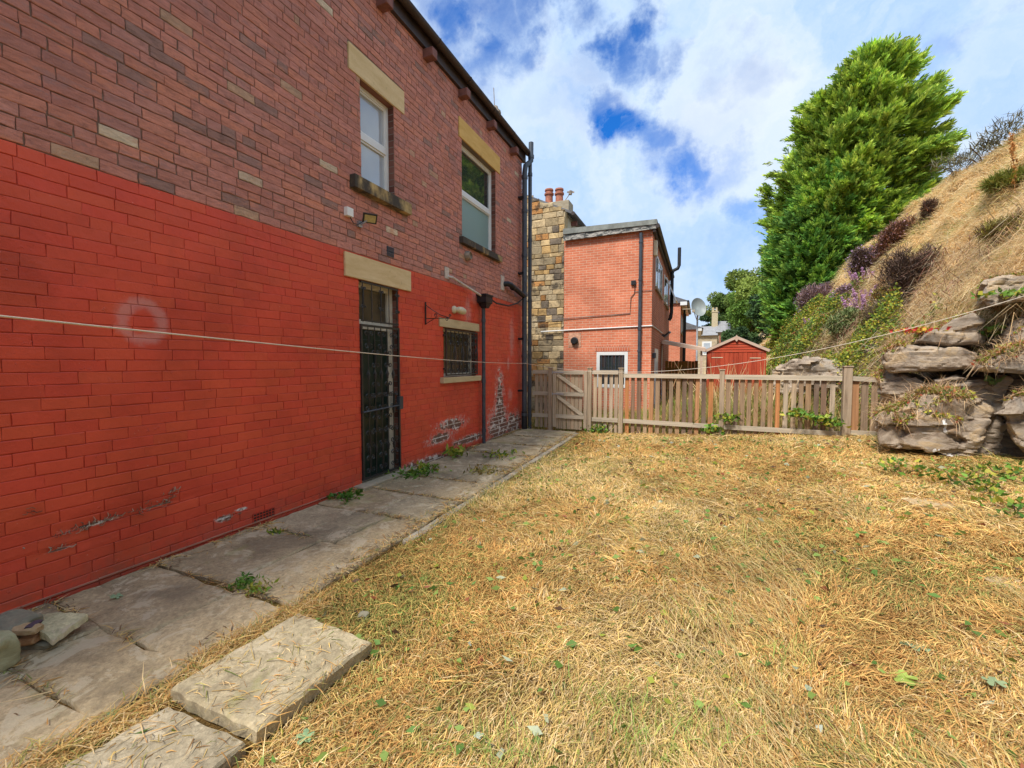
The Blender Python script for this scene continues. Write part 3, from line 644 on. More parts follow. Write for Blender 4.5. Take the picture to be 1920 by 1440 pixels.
pipe('downpipe', [(xd, yd, -.02), (xd, yd, 6.33)], .045, M_pipe, [((xd, yd, z), (0, 0, 1)) for z in (.3, 1.0, 2.0, 3.0, 4.4, 5.9)])
pipe('kitchen_downpipe', [(WX + .075, 7.36, -.02), (WX + .075, 7.36, 2.62)], .036, M_pipe, [((WX + .075, 7.36, z), (0, 0, 1)) for z in (.25, 1.2, 2.35)])
m = MB(); hx, hy = WX + .105, 7.36
V = []
for (w, dd, z) in ((.055, .055, 2.58), (.10, .08, 2.66), (.14, .095, 2.68), (.14, .095, 2.80), (.155, .105, 2.80), (.155, .105, 2.83)): V += [(hx - dd, hy - w, z), (hx + dd, hy - w, z), (hx + dd, hy + w, z), (hx - dd, hy + w, z)]
m.add(V, [(i * 4 + k, i * 4 + (k + 1) % 4, i * 4 + 4 + (k + 1) % 4, i * 4 + 4 + k) for i in range(5) for k in range(4)] + [(0, 3, 2, 1), (20, 21, 22, 23)])
at0(m.build('hopper_head', M_pipe2), house)
pipe('waste_pipe', [(WX - .02, 6.22, 2.98), (WX + .07, 6.25, 2.96), (WX + .08, 6.5, 2.91), (WX + .09, 7.24, 2.80), (WX + .1, 7.3, 2.78)], .021, M_waste, [((WX + .08, 6.5, 2.91), (0, 1, -.15))])
m = MB(); m.bbox(WX - .01, WX + .012, 6.12, 6.24, 2.93, 3.12, .004); at0(m.build('pipe_collar_patch', M_waste), house)
pipe('black_waste_pipe', [(WX + .1, 7.45, 2.82), (WX + .09, 7.9, 2.74), (WX + .09, 8.5, 2.76), (WX + .09, 9.0, 2.88), (WX + .1, 9.25, 3.0)], .016, M_pipe2)
pipe('toilet_waste_pipe', [(WX - .02, 8.45, 3.22), (WX + .08, 8.50, 3.23), (WX + .12, 8.56, 3.21), (xs_, 9.26, 3.08)], .055, M_pipe2, [((WX + .11, 8.7, 3.18), (0, 1, -.15))])
m = MB(); m.bbox(WX - .01, WX + .014, 8.30, 8.46, 3.08, 3.38, .006); at0(m.build('pipe_collar_patch', M_waste), house)
# air bricks and vents
def vent_block(y0, y1, z0, z1, mat, name, dark=M_black):
    m = MB(); m.box(WX - .02, WX - .003, y0, y1, z0, z1); ob = at0(m.build(name, dark), house); g = MB()
    for k in range(4): zz = z0 + (z1 - z0) * k / 3; g.box(WX - .004, WX + .005, y0, y1, zz - .004, zz + .004)
    for k in range(8): q = y0 + (y1 - y0) * k / 7; g.box(WX - .0035, WX + .0045, q - .004, q + .004, z0, z1)
    g.build('vent_grid', mat, ob)
vent_block(2.72, 2.94, .035, .115, plain('painted_red_clay', (.40, .05, .03), .6), 'air_brick')
vent_block(4.70, 4.83, 2.98, 3.10, M_pipe, 'wall_vent')
m = MB(); m.lathe((WX - .01, 6.85, 3.45), [(.085, 0), (.085, .05), (.07, .09), (.06, .10), (.055, .07), (.02, .065)], 18, 'x'); at0(m.build('flue_vent', M_potw, smooth=True), house)

# fittings on the wall
fo = empty('floodlight', 'small black floodlight with silver bracket and white junction box on the upper brick wall', 'floodlight', (WX, 4.15, 3.3))
m = MB(); m.bbox(WX - .005, WX + .05, 3.945, 4.045, 3.27, 3.37, .006); at0(m.build('junction_box', M_whitep), fo)
m = MB(); m.tube([(WX + .02, 4.02, 3.27), (WX + .03, 4.06, 3.21), (WX + .04, 4.12, 3.21), (WX + .06, 4.17, 3.25)], .006, 6); at0(m.build('cable', M_black), fo)
m = MB(); m.box(WX - .005, WX + .03, 4.15, 4.21, 3.20, 3.27); m.beam((WX + .02, 4.18, 3.22), (WX + .11, 4.20, 3.27), .02, .012); at0(m.build('bracket', plain('galvanised', (.4, .42, .45), .35, .5, .1, 9, 0, .6)), fo)
def rot_box(name, c, sz, tilt, yaw, mat, parent, off=0):
    m = MB(); m.bbox(-sz[0], sz[0], -sz[1], sz[1], -sz[2], sz[2], .006); o = m.build(name, mat); R = Matrix.Rotation(yaw, 4, 'Z') @ Matrix.Rotation(tilt, 4, 'Y')
    for v in o.data.vertices: v.co = (R @ Vector(v.co)) + R @ Vector((off, 0, 0)) + Vector(c)
    return at0(o, parent)
rot_box('lamp_head', (WX + .12, 4.24, 3.31), (.014, .085, .06), math.radians(35), math.radians(-35), M_black, fo); rot_box('led_window', (WX + .12, 4.24, 3.31), (.002, .066, .042), math.radians(35), math.radians(-35), plain('dull_yellow_led', (.45, .38, .16), .3, .5, .2, 30, 0), fo, .0145)
m = MB(); b0 = WX + .008; yb_ = 5.56
m.beam((b0, yb_, 2.13), (b0, yb_, 2.47), .022, .012, (0, 1, 0)); m.tube([(b0, yb_, 2.22), (b0 + .40, yb_ + .05, 2.22)], .006, 6)
m.tube([(b0, yb_, 2.43), (b0 + .10, yb_, 2.36), (b0 + .24, yb_ + .03, 2.27), (b0 + .38, yb_ + .05, 2.225)], .006, 6); m.tube([(b0, yb_, 2.14), (b0 + .12, yb_ + .01, 2.20), (b0 + .2, yb_ + .02, 2.25)], .005, 6)
for cx, cz, r in ((.16, 2.27, .03), (.36, 2.20, .03), (.41, 2.25, .022)):
    m.tube([(b0 + cx + q[1], yb_ + .03, q[2] + cz) for q in scroll((0, 0, 0), r, 1.4)], .005, 5)
tag(m.build('hanging_basket_bracket', M_black), 'black scrolled iron bracket, empty, fixed on the red wall right of the door', 'wall bracket')
lo = empty('wall_light', 'cream bulkhead wall light above the small barred window', 'wall light', (WX, 6.44, 2.42))
m = MB(); m.lathe((WX - .002, 6.40, 2.45), [(.065, 0), (.065, .02), (.045, .05), (.03, .055)], 16, 'x'); at0(m.build('mounting_plate', M_cream, smooth=True), lo)
m = MB(); m.tube([(WX + .04, 6.40, 2.45), (WX + .07, 6.42, 2.45), (WX + .09, 6.5, 2.44), (WX + .10, 6.58, 2.43), (WX + .10, 6.62, 2.43)], [.03, .05, .065, .05, .02], 14); at0(m.build('lamp_cover', M_cream, smooth=True), lo)

# ------------------------------------------------------------------ stone house and its neighbours
def block_wall(xa, xb, y, za, ztop, R, joint=.012, rows=(.13, .26), lens=(.18, .5), pal=None, d=.03):
    mb = MB(); z = za
    while z < 8:
        h = R.uniform(*rows); x = xa - R.uniform(0, .2)
        while x < xb:
            l = R.uniform(*lens); a, b = max(x, xa), min(x + l, xb); x += l; zt = min(z + h, ztop((a + b) / 2))
            if b - a < .05 or zt - z < .04: continue
            c = R.choice(pal); t = R.uniform(.6, 1.25); mb.col = tuple(v * t for v in c); g = joint / 2; dd = d * R.uniform(.6, 1.3); j = .008
            P = [(a + g, z + g), ((a + b) / 2, z + g), (b - g, z + g), (b - g, (z + zt) / 2), (b - g, zt - g), ((a + b) / 2, zt - g), (a + g, zt - g), (a + g, (z + zt) / 2)]
            P = [(p[0] + R.uniform(-j, j), p[1] + R.uniform(-j, j)) for p in P]; n = 8; cx, cz = (a + b) / 2, (z + zt) / 2
            V = [(p[0], y, p[1]) for p in P] + [(p[0], y - dd * .6, p[1]) for p in P] + [(cx + (p[0] - cx) * .86, y - dd, cz + (p[1] - cz) * .82) for p in P]
            mb.add(V, [(i, (i + 1) % n, (i + 1) % n + n, i + n) for i in range(n)] + [(i + n, (i + 1) % n + n, (i + 1) % n + 2 * n, i + 2 * n) for i in range(n)] + [tuple(range(2 * n, 3 * n))])
        z += h
    return mb
sh_ = empty('stone_house', 'blackened ochre stone gable end with two terracotta chimney pots, behind the red wall', 'house', (-4.5, 13.5, 0))
gt = lambda x: 6.40 + .48 * (-4.0 - x)
bw = block_wall(-7.5, -3.99, 13.5, -.2, gt, random.Random(11), pal=[(.46, .30, .13), (.52, .38, .20), (.44, .22, .08), (.38, .30, .19), (.50, .38, .22), (.20, .16, .12), (.44, .35, .22), (.40, .30, .17)])
at0(bw.build('stone_wall', M_blocks), sh_)
m = MB(); m.prism([(-12, -.3), (-3.99, -.3), (-3.99, 6.38), (-8, 8.28), (-12, 6.38)], 13.505, 13.8); at0(m.build('gable_mortar', plain('lime_mortar', (.42, .33, .20), .9, .1, .2, 9)), sh_)
m = MB(); m.box(-4.25, -3.99, 13.8, 32, -.3, 6.25); at0(m.build('rear_wall', plain('cream_render', (.55, .50, .38), .9, .1, .2, 3)), sh_)
m = MB(); m.prism([(-3.78, 6.28), (-3.78, 6.36), (-8, 8.40), (-12.2, 6.36), (-12.2, 6.28), (-8, 8.32)], 13.62, 32); rB = at0(m.build('roof', M_slate), sh_)
m = MB(); m.tube([(-3.76, 13.6, 6.30), (-3.76, 32, 6.30)], .06, 8); at0(m.build('gutter', M_gutter), sh_)
for y in np.arange(14.2, 20, 1.1): m = MB(); m.bbox(-3.99, -3.80, y, y + .12, 6.10, 6.24, .01); at0(m.build('corbel', M_corbel), sh_)
m = MB(); m.bbox(-5.35, -4.0, 13.95, 14.5, 5.9, 6.88, .02); cB = m.build('chimney', M_step, rB)
cB.matrix_parent_inverse = Matrix.Identity(4)
for x, z, mt in ((-4.76, 6.78, 0), (-4.40, 6.74, 1)):
    m = MB(); m.lathe((x, 14.2, z), [(.17, 0), (.15, .06), (.13, .12), (.125, .42), (.16, .43), (.16, .48), (.125, .5), (.125, .56), (.15, .57), (.14, .62), (.10, .62)], 16); m.build('chimney_pot', M_terra, cB, smooth=True)
m = MB(); m.tube([(-4.35, 14.1, 6.7), (-4.0, 14.1, 7.12)], .014, 5); m.tube([(-4.0, 14.1, 7.08), (-3.97, 14.1, 7.2)], .06, 8); m.beam((-4.1, 14.1, 7.18), (-3.86, 14.1, 7.14), .02, .05); m.build('aerial', M_potw, cB)

def wall_box(name, mats, x0, x1, y0, y1, z0, z1, root):       # front (x-running) and side (y-running) faces
    m = MB(); m.mi = 0; m.add([(x0, y0, z0), (x1, y0, z0), (x1, y0, z1), (x0, y0, z1)], [(0, 1, 2, 3)]); m.add([(x0, y1, z0), (x1, y1, z0), (x1, y1, z1), (x0, y1, z1)], [(0, 1, 2, 3)])
    m.mi = 1; m.add([(x1, y0, z0), (x1, y1, z0), (x1, y1, z1), (x1, y0, z1)], [(0, 1, 2, 3)]); m.add([(x0, y0, z0), (x0, y1, z0), (x0, y1, z1), (x0, y0, z1)], [(0, 1, 2, 3)])
    return at0(m.build(name, mats), root)
ex = empty('brick_extension', 'two storey bright red brick extension with a grey flat roof joined to the stone house', 'building', (-2.6, 13.5, 0))
EX0, EX1, EY0, EY1, EZ = -3.985, -1.30, 13.42, 21.5, 5.52
# front wall is built round its window opening
m = MB(); wy = (-2.92, -1.97, .78, 1.88)
for q in ((EX0, wy[0], -.2, EZ), (wy[1], EX1, -.2, EZ), (wy[0], wy[1], -.2, wy[2]), (wy[0], wy[1], wy[3], EZ)): m.add([(q[0], EY0, q[2]), (q[1], EY0, q[2]), (q[1], EY0, q[3]), (q[0], EY0, q[3])], [(0, 1, 2, 3)])
at0(m.build('front_wall', M_extx), ex)
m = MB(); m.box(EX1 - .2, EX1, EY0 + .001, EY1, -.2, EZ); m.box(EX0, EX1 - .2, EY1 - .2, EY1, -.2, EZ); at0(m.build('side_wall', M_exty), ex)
m = MB(); m.box(wy[0] - .05, wy[1] + .05, EY0 - .012, EY0 + .001, 1.90, 2.08); at0(m.build('brick_soldier_arch', m_brick_tex('soldier_course', (.52, .13, .07), (.60, .18, .09), (.62, .50, .38), 'xz', .075, .225)), ex)
fr = MB(); a, b, c, d = wy; w = .10
for q in ((a, a + w, c, d), (b - w, b, c, d), (a + w, b - w, c, c + w), (a + w, b - w, d - w, d)): fr.bbox(q[0], q[1], EY0 - .015, EY0 + .06, q[2], q[3], .006)
f_ = at0(fr.build('window_frame', M_upvc), ex); m = MB(); m.box(a + w, b - w, EY0 + .03, EY0 + .04, c + w, d - w); m.build('pane', M_glass_d, f_)
m = MB()
for k in range(7): xx = lerp(a + w + .05, b - w - .05, k / 6); m.box(xx - .009, xx + .009, EY0 - .002, EY0 + .014, c + w, d - w)
m.box(a + w, b - w, EY0 - .006, EY0 - .002, 1.32, 1.34); m.build('security_bars', M_pipe, f_)
# roof deck and fascia, slightly pitched to the right
rfm = MB(); rfm.prism([(EX0 - .0, EZ + .05), (EX1 + .12, EZ + .02), (EX1 + .12, EZ + .16), (EX0, EZ + .22)], EY0 - .16, EY1); rE = at0(rfm.build('flat_roof', M_felt), ex)
def m_peel():
    M = Mt('peeling_black_fascia', .7, .3); n = M.noise(3.5, 8, .75, .4, M.mapping((1.5, 1, 5))); return M.end(M.ramp(n, [(.46, (.05, .055, .055)), (.54, (.42, .40, .36))]))
m = MB(); m.prism([(EX0, EZ - .14), (EX1 + .1, EZ - .10), (EX1 + .1, EZ + .01), (EX0, EZ + .04)], EY0 - .13, EY0 - .10); at0(m.build('fascia', m_peel()), ex)
m = MB(); m.tube([(EX1 + .14, EY0 - .15, EZ - .02), (EX1 + .14, EY1, EZ - .02)], .065, 8); m.box(EX1 + .001, EX1 + .08, EY0 - .1, EY1, EZ - .17, EZ + .02); at0(m.build('gutter', M_gutter, smooth=True), ex)
def epipe(name, pts, r, mat, z=(), root=ex):
    m = MB(); m.tube(pts, r, 10)
    for zz in z: m.tube([(pts[0][0], pts[0][1], zz - .03), (pts[0][0], pts[0][1], zz + .03)], r * 1.25, 10)
    return at0(m.build(name, mat, smooth=True), root)
epipe('downpipe', [(-1.63, EY0 - .06, -.1), (-1.63, EY0 - .06, 5.36)], .05, M_pipe, (.6, 1.9, 2.55, 4.0, 5.1))
epipe('soffit_vent_pipe', [(EX1 + .10, 19.6, 3.35), (EX1 + .17, 19.6, 3.45), (EX1 + .2, 19.6, 3.7), (EX1 + .2, 19.6, 5.3), (EX1 + .24, 19.6, 5.42), (EX1 + .42, 19.6, 5.5), (EX1 + .47, 19.6, 5.62), (EX1 + .47, 19.6, 6.35)], .07, M_pipe2)
m = MB(); m.tube([(-4.75, EY0 - .035, 2.56), (-4.0, EY0 - .03, 2.58), (-1.28, EY0 - .02, 2.64), (EX1 + .02, EY0 + .1, 2.64), (EX1 + .02, 17.2, 2.66)], .018, 6); at0(m.build('white_conduit', M_whitep), ex)
m = MB(); m.tube([(-5.0, EY0 - .07, 2.9), (-4.0, EY0 - .03, 2.95), (-1.92, EY0 - .02, 3.03), (-1.90, EY0 - .02, 3.5), (-1.80, EY0 - .02, 3.62), (-1.78, EY0 - .02, 3.9)], .010, 5); m.tube([(-1.80, EY0 - .02, 3.66), (-1.3, EY0 - .02, 3.68)], .008, 5); at0(m.build('black_cable', M_pipe2), ex)
m = MB(); m.bbox(-1.9, -1.76, EY0 - .06, EY0, 3.86, 4.0, .01); at0(m.build('cable_box', M_pipe2), ex)
m = MB(); m.lathe((-3.62, EY0 - .11, 2.24), [(.09, 0), (.12, .03), (.12, .11)], 14, 'y'); at0(m.build('boiler_flue', M_black, smooth=True), ex)
m = MB(); m.bbox(-3.62 - .2, -3.62 + .2, EY0 - .012, EY0 + .001, 2.05, 2.5, .01); at0(m.build('render_patch', plain('pinkish_render', (.55, .30, .20), .9, .1, .4, 12)), ex)
m = MB(); m.bbox(EX1 - .01, EX1 + .10, 13.7, 13.9, 4.75, 5.2, .02); at0(m.build('alarm_box', M_cream), ex)
def side_win(x, y0, y1, z0, z1, root, n=3, glass=M_glass_d, lab=None):
    m = MB(); w = .07
    for k in range(n + 1): yy = lerp(y0 + w / 2, y1 - w / 2, k / n); m.box(x - .05, x + .02, yy - w / 2, yy + w / 2, z0, z1)
    m.box(x - .05, x + .015, y0 + w, y1 - w, z0, z0 + w); m.box(x - .05, x + .015, y0 + w, y1 - w, z1 - w, z1); f = at0(m.build('window_frame', M_upvc), root)
    g = MB(); g.box(x - .01, x + .004, y0 + w, y1 - w, z0 + w, z1 - w); g.build('pane', glass, f)
    g = MB(); g.bbox(x, x + .07, y0 - .05, y1 + .05, z0 - .10, z0 - .005, .008); g.build('sill', M_step, f); return f
side_win(EX1, 14.35, 16.9, 3.95, 5.0, ex); f2 = side_win(EX1, 18.0, 20.2, 3.95, 5.0, ex, 2)
g = MB(); g.beam((EX1 + .03, 19.2, 5.0), (EX1 + .42, 19.2, 4.05), 1.0, .05); g.build('open_sash', M_upvc, f2)
m = MB(); m.box(EX1 - .01, EX1 + .02, 14.5, 15.6, .05, 2.0); m.box(EX1 + .02, EX1 + .03, 14.6, 15.0, .2, 1.9); m.box(EX1 + .02, EX1 + .03, 15.1, 15.5, .2, 1.9); at0(m.build('back_door', M_upvc), ex)
m = MB(); m.box(EX1 - .01, EX1 + .02, 17.4, 17.55, .05, 2.2); at0(m.build('door_post', M_upvc), ex)
m = MB(); m.bbox(EX1, EX1 + .10, 13.75, 13.95, 1.68, 1.85, .02); at0(m.build('meter_box', M_pipe), ex)
m = MB(); m.box(EX1, EX1 + .1, 17.2, 17.3, 2.55, 2.62); m.beam((EX1 + .08, 17.25, 2.52), (EX1 + .30, 17.2, 2.70), .18, .06); at0(m.build('security_lamp', M_black), ex)

def terrace(label, x0, x1, y0, y1, ze, wins, pipes=()):
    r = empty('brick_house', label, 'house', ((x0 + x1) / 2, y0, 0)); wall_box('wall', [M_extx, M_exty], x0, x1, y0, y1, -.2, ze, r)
    m = MB(); m.prism([(x1 + .35, ze - .12), (x1 + .35, ze + .0), (x1 - 2.2, ze + 1.0), (x0, ze + 1.0), (x0, ze - .12)], y0 - .12, y1); at0(m.build('roof', M_slate), r)
    m = MB(); m.box(x1 - .02, x1 + .33, y0 - .14, y0 - .121, ze - .25, ze - .06); m.box(x1 + .001, x1 + .30, y0, y1, ze - .22, ze - .13); at0(m.build('soffit', M_upvc), r)
    m = MB(); m.tube([(x1 + .38, y0 - .12, ze - .05), (x1 + .38, y1, ze - .05)], .07, 8); at0(m.build('gutter', M_black), r)
    for w in wins: side_win(x1, *w, r, 2)
    for yy, rr in pipes: epipe('downpipe', [(x1 + .12, yy, -.1), (x1 + .12, yy, ze - .2)], rr, M_pipe2, (), r)
    return r
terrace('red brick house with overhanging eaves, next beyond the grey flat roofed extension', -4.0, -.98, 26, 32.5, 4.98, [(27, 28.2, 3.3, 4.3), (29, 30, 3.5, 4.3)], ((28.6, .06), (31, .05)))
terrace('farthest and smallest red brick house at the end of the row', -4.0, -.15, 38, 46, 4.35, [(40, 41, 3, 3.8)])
# stone cottage beyond
ct = empty('stone_cottage', 'distant pale stone cottage with grey slate roofs and a chimney', 'house', (2.5, 60, 0))
m = MB(); m.box(-.2, 2.05, 59.5, 64, -.5, 4.95); m.box(2.06, 6.5, 60, 66, -.5, 5.35); at0(m.build('wall', M_cott), ct)
m = MB(); 
def groof(m, x0, x1, ya, yb, ze, zr): m.add([(x0, ya, ze), (x1, ya, ze), (x1, (ya + yb) / 2, zr), (x0, (ya + yb) / 2, zr), (x0, yb, ze), (x1, yb, ze)], [(0, 1, 2, 3), (3, 2, 5, 4), (0, 3, 4), (1, 5, 2), (0, 4, 5, 1)])
groof(m, -.4, 2.1, 59.2, 64.2, 4.95, 6.25); groof(m, 1.9, 6.7, 59.7, 66.2, 5.35, 6.95); rC = at0(m.build('roof', M_slate2), ct)
m = MB(); m.bbox(1.45, 2.15, 61.5, 62.3, 5.8, 8.0, .03); m.bbox(1.4, 2.2, 61.45, 62.35, 8.0, 8.15, .03); m.lathe((1.6, 61.9, 8.15), [(.14, 0), (.13, .5)], 10); m.lathe((2.0, 61.9, 8.15), [(.14, 0), (.13, .5)], 10); m.build('chimney', plain('pale_stone', (.5, .42, .28), .9, .1), rC)
for x0, x1, z0, z1, yy, gm_ in ((.35, 1.45, 2.5, 4.2, 59.5, M_upvc), (2.3, 3.2, 3.9, 5.0, 60, M_terra)):
    m = MB(); m.box(x0, x1, yy - .06, yy + .05, z0, z1); f = at0(m.build('window_frame', gm_), ct); g = MB(); g.box(x0 + .18, x1 - .18, yy - .08, yy - .061, z0 + .2, z1 - .2); g.build('pane', M_glass_d if gm_ is M_terra else M_glass_c, f)

# satellite dish on a pole
sd = empty('satellite_dish', 'large grey satellite dish on a pale pole beside the far red houses', 'satellite dish', (-.12, 19, .05))
m = MB(); m.lathe((0, 0, 0), [(.0, 0), (.15, .012), (.3, .045), (.42, .09), (.5, .13), (.51, .135), (.5, .145), (.42, .105), (.3, .06), (.15, .027), (.0, .015)], 28); o = m.build('dish', plain('grey_dish', (.22, .25, .245), .5, .4, .08, 3, 0), smooth=True)
Rm = Matrix.Rotation(math.radians(72), 4, 'X') 
for v in o.data.vertices: q = Vector((v.co.x * .60, v.co.y * .78, v.co.z)); v.co = Matrix.Rotation(math.radians(28), 4, 'Z') @ (Rm @ q) + Vector((-.10, 18.95, 3.72))
at0(o, sd)
m = MB(); m.tube([(-.08, 19.1, .05), (-.08, 19.1, 3.7)], .035, 8); at0(m.build('pole', plain('pale_grey_pole', (.5, .54, .58), .4)), sd)
m = MB(); m.tube([(-.1, 19.0, 3.25), (-.22, 18.3, 3.55)], .015, 6); m.bbox(-.27, -.17, 18.22, 18.34, 3.5, 3.6, .01); m.tube([(-.08, 19.1, 3.72), (-.65, 19.3, 3.75)], .02, 6); at0(m.build('receiver_arm', M_step), sd)

# shed
sx0, sx1, sy = .27, 2.12, 17.0
shd = empty('garden_shed', 'small red wooden shed with pale bargeboards and a pointed finial', 'shed', (1.2, sy, .15))
m = MB(); gb = MB(); R = random.Random(4); n = 13
for k in range(n):
    a = lerp(sx0, sx1, k / n); b = lerp(sx0, sx1, (k + 1) / n); t = R.uniform(.85, 1.1); m.col = (t, t, t); m.bbox(a + .003, b - .003, sy - R.uniform(.0, .006), sy + .03, .1, 1.92, .004)
at0(m.build('board_wall', M_shed), shd)
m = MB(); zz = 1.92
while zz < 2.38:
    h = min(.09, 2.38 - zz); hw = (2.42 - zz - .02) / .46 * .93; t = R.uniform(.9, 1.1); m.col = (t, t, t); m.add([(1.195 - hw, sy - .018, zz), (1.195 + hw, sy - .018, zz), (1.195 + max(.02, hw - h * 2), sy, zz + h), (1.195 - max(.02, hw - h * 2), sy, zz + h)], [(0, 1, 2, 3)]); zz += h
m.col = (1, 1, 1); m.box(sx0 + .01, sx1 - .01, sy + .03, sy + 2, .1, 1.95); at0(m.build('gable_boards', M_shedh), shd)
m = MB(); m.beam((sx0 - .08, sy - .05, 1.955), (1.195, sy - .05, 2.43), .03, .085); m.beam((sx1 + .08, sy - .05, 1.955), (1.195, sy - .05, 2.43), .03, .085); at0(m.build('bargeboard', M_barge), shd)
m = MB(); m.prism([(1.155, 2.44), (1.15, 2.34), (1.195, 2.28), (1.24, 2.34), (1.235, 2.44), (1.195, 2.52)], sy - .09, sy - .066); at0(m.build('finial', M_barge), shd)
m = MB(); m.prism([(sx0 - .11, 1.96), (1.195, 2.45), (sx1 + .11, 1.96), (sx1 + .11, 2.0), (1.195, 2.49), (sx0 - .11, 2.0)], sy - .03, sy + 2.1); at0(m.build('roof', M_felt), shd)
for q in ((.42, .78, 1.72, 1.745), (1.62, 1.95, 1.70, 1.725)): m = MB(); m.box(q[0], q[1], sy - .012, sy - .006, q[2], q[3]); at0(m.build('door_hinge', M_cream), shd)
m = MB(); m.col = (1, 1, 1); m.beam((-1.24, 16.6, 2.30), (.22, 16.6, 1.99), .03, .12); m.col = (.9, .9, .9); m.add([(-1.24, 16.62, 2.35), (.22, 16.62, 2.04), (.22, 18.2, 2.14), (-1.24, 18.2, 2.45), (-1.24, 16.62, 2.32), (.22, 16.62, 2.01), (.22, 18.2, 2.11), (-1.24, 18.2, 2.42)], [(0, 1, 2, 3), (4, 7, 6, 5), (0, 4, 5, 1), (3, 2, 6, 7), (1, 5, 6, 2), (0, 3, 7, 4)])
m.box(.05, .12, 16.7, 16.77, .05, 1.98)
tag(m.build('lean_to_roof', M_barge), 'sloping bleached timber lean-to roof between the brick extension and the red shed', 'lean-to')
m = MB()
for k in range(10): a = -1.2 + k * .118; t = R.uniform(.8, 1.15); m.col = (t, t, t); m.bbox(a + .003, a + .115, 17.9, 17.93, .1, 1.62 - .01 * (k % 3), .003)
m.col = (.9, .9, .9); m.box(-1.2, -.02, 17.87, 17.899, 1.25, 1.35); m.box(-1.2, -.02, 17.87, 17.899, .4, .5)
tag(m.build('side_gate', M_brown), 'ochre brown boarded gate below the lean-to roof', 'gate')

# ------------------------------------------------------------------ picket fence and garden gate
FY = 9.47
fe = empty('picket_fence', 'weathered grey and brown wooden picket fence across the end of the garden', 'fence', (0, FY, 0))
R = random.Random(21)
def tone(kind=0):
    if kind == 0: return R.choice([(1, 1, 1), (.95, .94, .90), (1.08, 1.02, .94), (.88, .85, .82)])
    return R.choice([(.95, .62, .42), (.55, .44, .40), (.42, .36, .36), (.80, .64, .50), (.92, .82, .70), (.50, .40, .37), (.62, .56, .52), (1.05, .58, .32), (.72, .62, .54)])
def picket(x, z0, z1, kind, w=.088, root=fe):
    m = MB(); m.col = tone(kind); t = R.uniform(-.012, .012); b = m; ww = w * R.uniform(.9, 1.08)
    b.bbox(x - ww / 2, x + ww / 2, FY + .001, FY + .020, z0, z1, .003); b.v = [(p[0] + t * (p[2] - .6), p[1] + R.uniform(-.001, .001), p[2]) for p in b.v]; at0(b.build('picket', M_picket), root)
def post(x, w, z1, root=fe, z0=-.1, y=FY - .03, cap=True):
    m = MB(); m.col = tone(0); m.bbox(x - w / 2, x + w / 2, y - w / 2, y + w / 2, z0, z1, .006)
    if cap: m.bbox(x - w / 2 - .012, x + w / 2 + .012, y - w / 2 - .012, y + w / 2 + .012, z1, z1 + .022, .005)
    at0(m.build('post', M_picket), root)
def rail(x0, x1, z, h=.085, dz=0, root=fe, y=FY, pale=1):
    m = MB(); m.col = (pale, pale, pale); m.beam((x0, y - .022, z), (x1, y - .022, z + dz), .038, h); at0(m.build('rail', M_rail), root)
gzf = lambda x: float(gz(x, FY))
for x in (-3.46, -3.35, -3.24): picket(x, .05, 1.33, 0, .085)
rail(-3.55, -3.15, 1.335, pale=1.1); rail(-3.55, -3.15, .84); rail(-3.55, -3.15, .33)
post(-3.11, .09, 1.42); post(-2.20, .09, 1.42)
for x in (-2.09, -1.98, -1.86, -1.74, -1.63): picket(x, .02, 1.36, 0, .075)
rail(-2.155, -1.58, 1.34, pale=1.1); rail(-2.155, -1.58, .30)
post(-1.52, .085, 1.42)
x = -1.40
while x < .36: picket(x, gzf(x) - .03, 1.27, 1 if R.random() < .85 else 0, .078); x += .128 + R.uniform(-.008, .008)
rail(-1.475, .385, 1.275, .09, pale=1.15); rail(-1.475, .385, .30, .085, -.02)
post(.43, .085, 1.40)
x = .55
while x < 2.34: picket(x, gzf(x) - .03, 1.26, 1 if R.random() < .9 else 0, .078); x += .122 + R.uniform(-.008, .008)
rail(.475, 2.365, 1.27, .09, pale=1.15); rail(.475, 2.365, .28, .085, -.01)
post(2.44, .125, 1.47)
x = 2.58
while x < 3.45: picket(x, gzf(x) - .05, 1.24 - .06 * (x - 2.58), 1, .10); x += .135
rail(2.51, 3.4, 1.27, .08, -.05); rail(2.51, 3.3, .30)
gg = empty('garden_gate', 'weathered wooden garden gate with diagonal braces and iron hinges, between two fence posts', 'gate', (-2.7, FY, 0), None)
for x in np.arange(-2.97, -2.34, .092): picket(float(x), .04, 1.345, 0, .082, gg)
m = MB(); m.col = (1.08, 1.08, 1.06); m.bbox(-3.055, -2.975, FY - .045, FY - .004, .08, 1.37, .004); m.bbox(-2.335, -2.26, FY - .045, FY - .004, .08, 1.37, .004)
at0(m.build('stile', M_picket), gg)
for z in (1.33, .84, .33): rail(-2.974, -2.336, z, .085, 0, gg, pale=1.05)
for z0, z1 in ((1.28, .88), (.79, .37)):
    m = MB(); m.col = (1.15, 1.13, 1.1); m.beam((-2.95, FY - .032, z0), (-2.36, FY - .032, z1), .03, .07); at0(m.build('brace', M_rail), gg)
galv = plain('galvanised_hinge', (.45, .46, .48), .4, .5, .2, 20, 0, .5)
for z in (1.33, .84): m = MB(); m.box(-3.12, -2.80, FY - .058, FY - .052, z - .014, z + .014); m.tube([(-3.07, FY - .06, z - .04), (-3.07, FY - .06, z + .04)], .01, 6); at0(m.build('hinge', galv), gg)

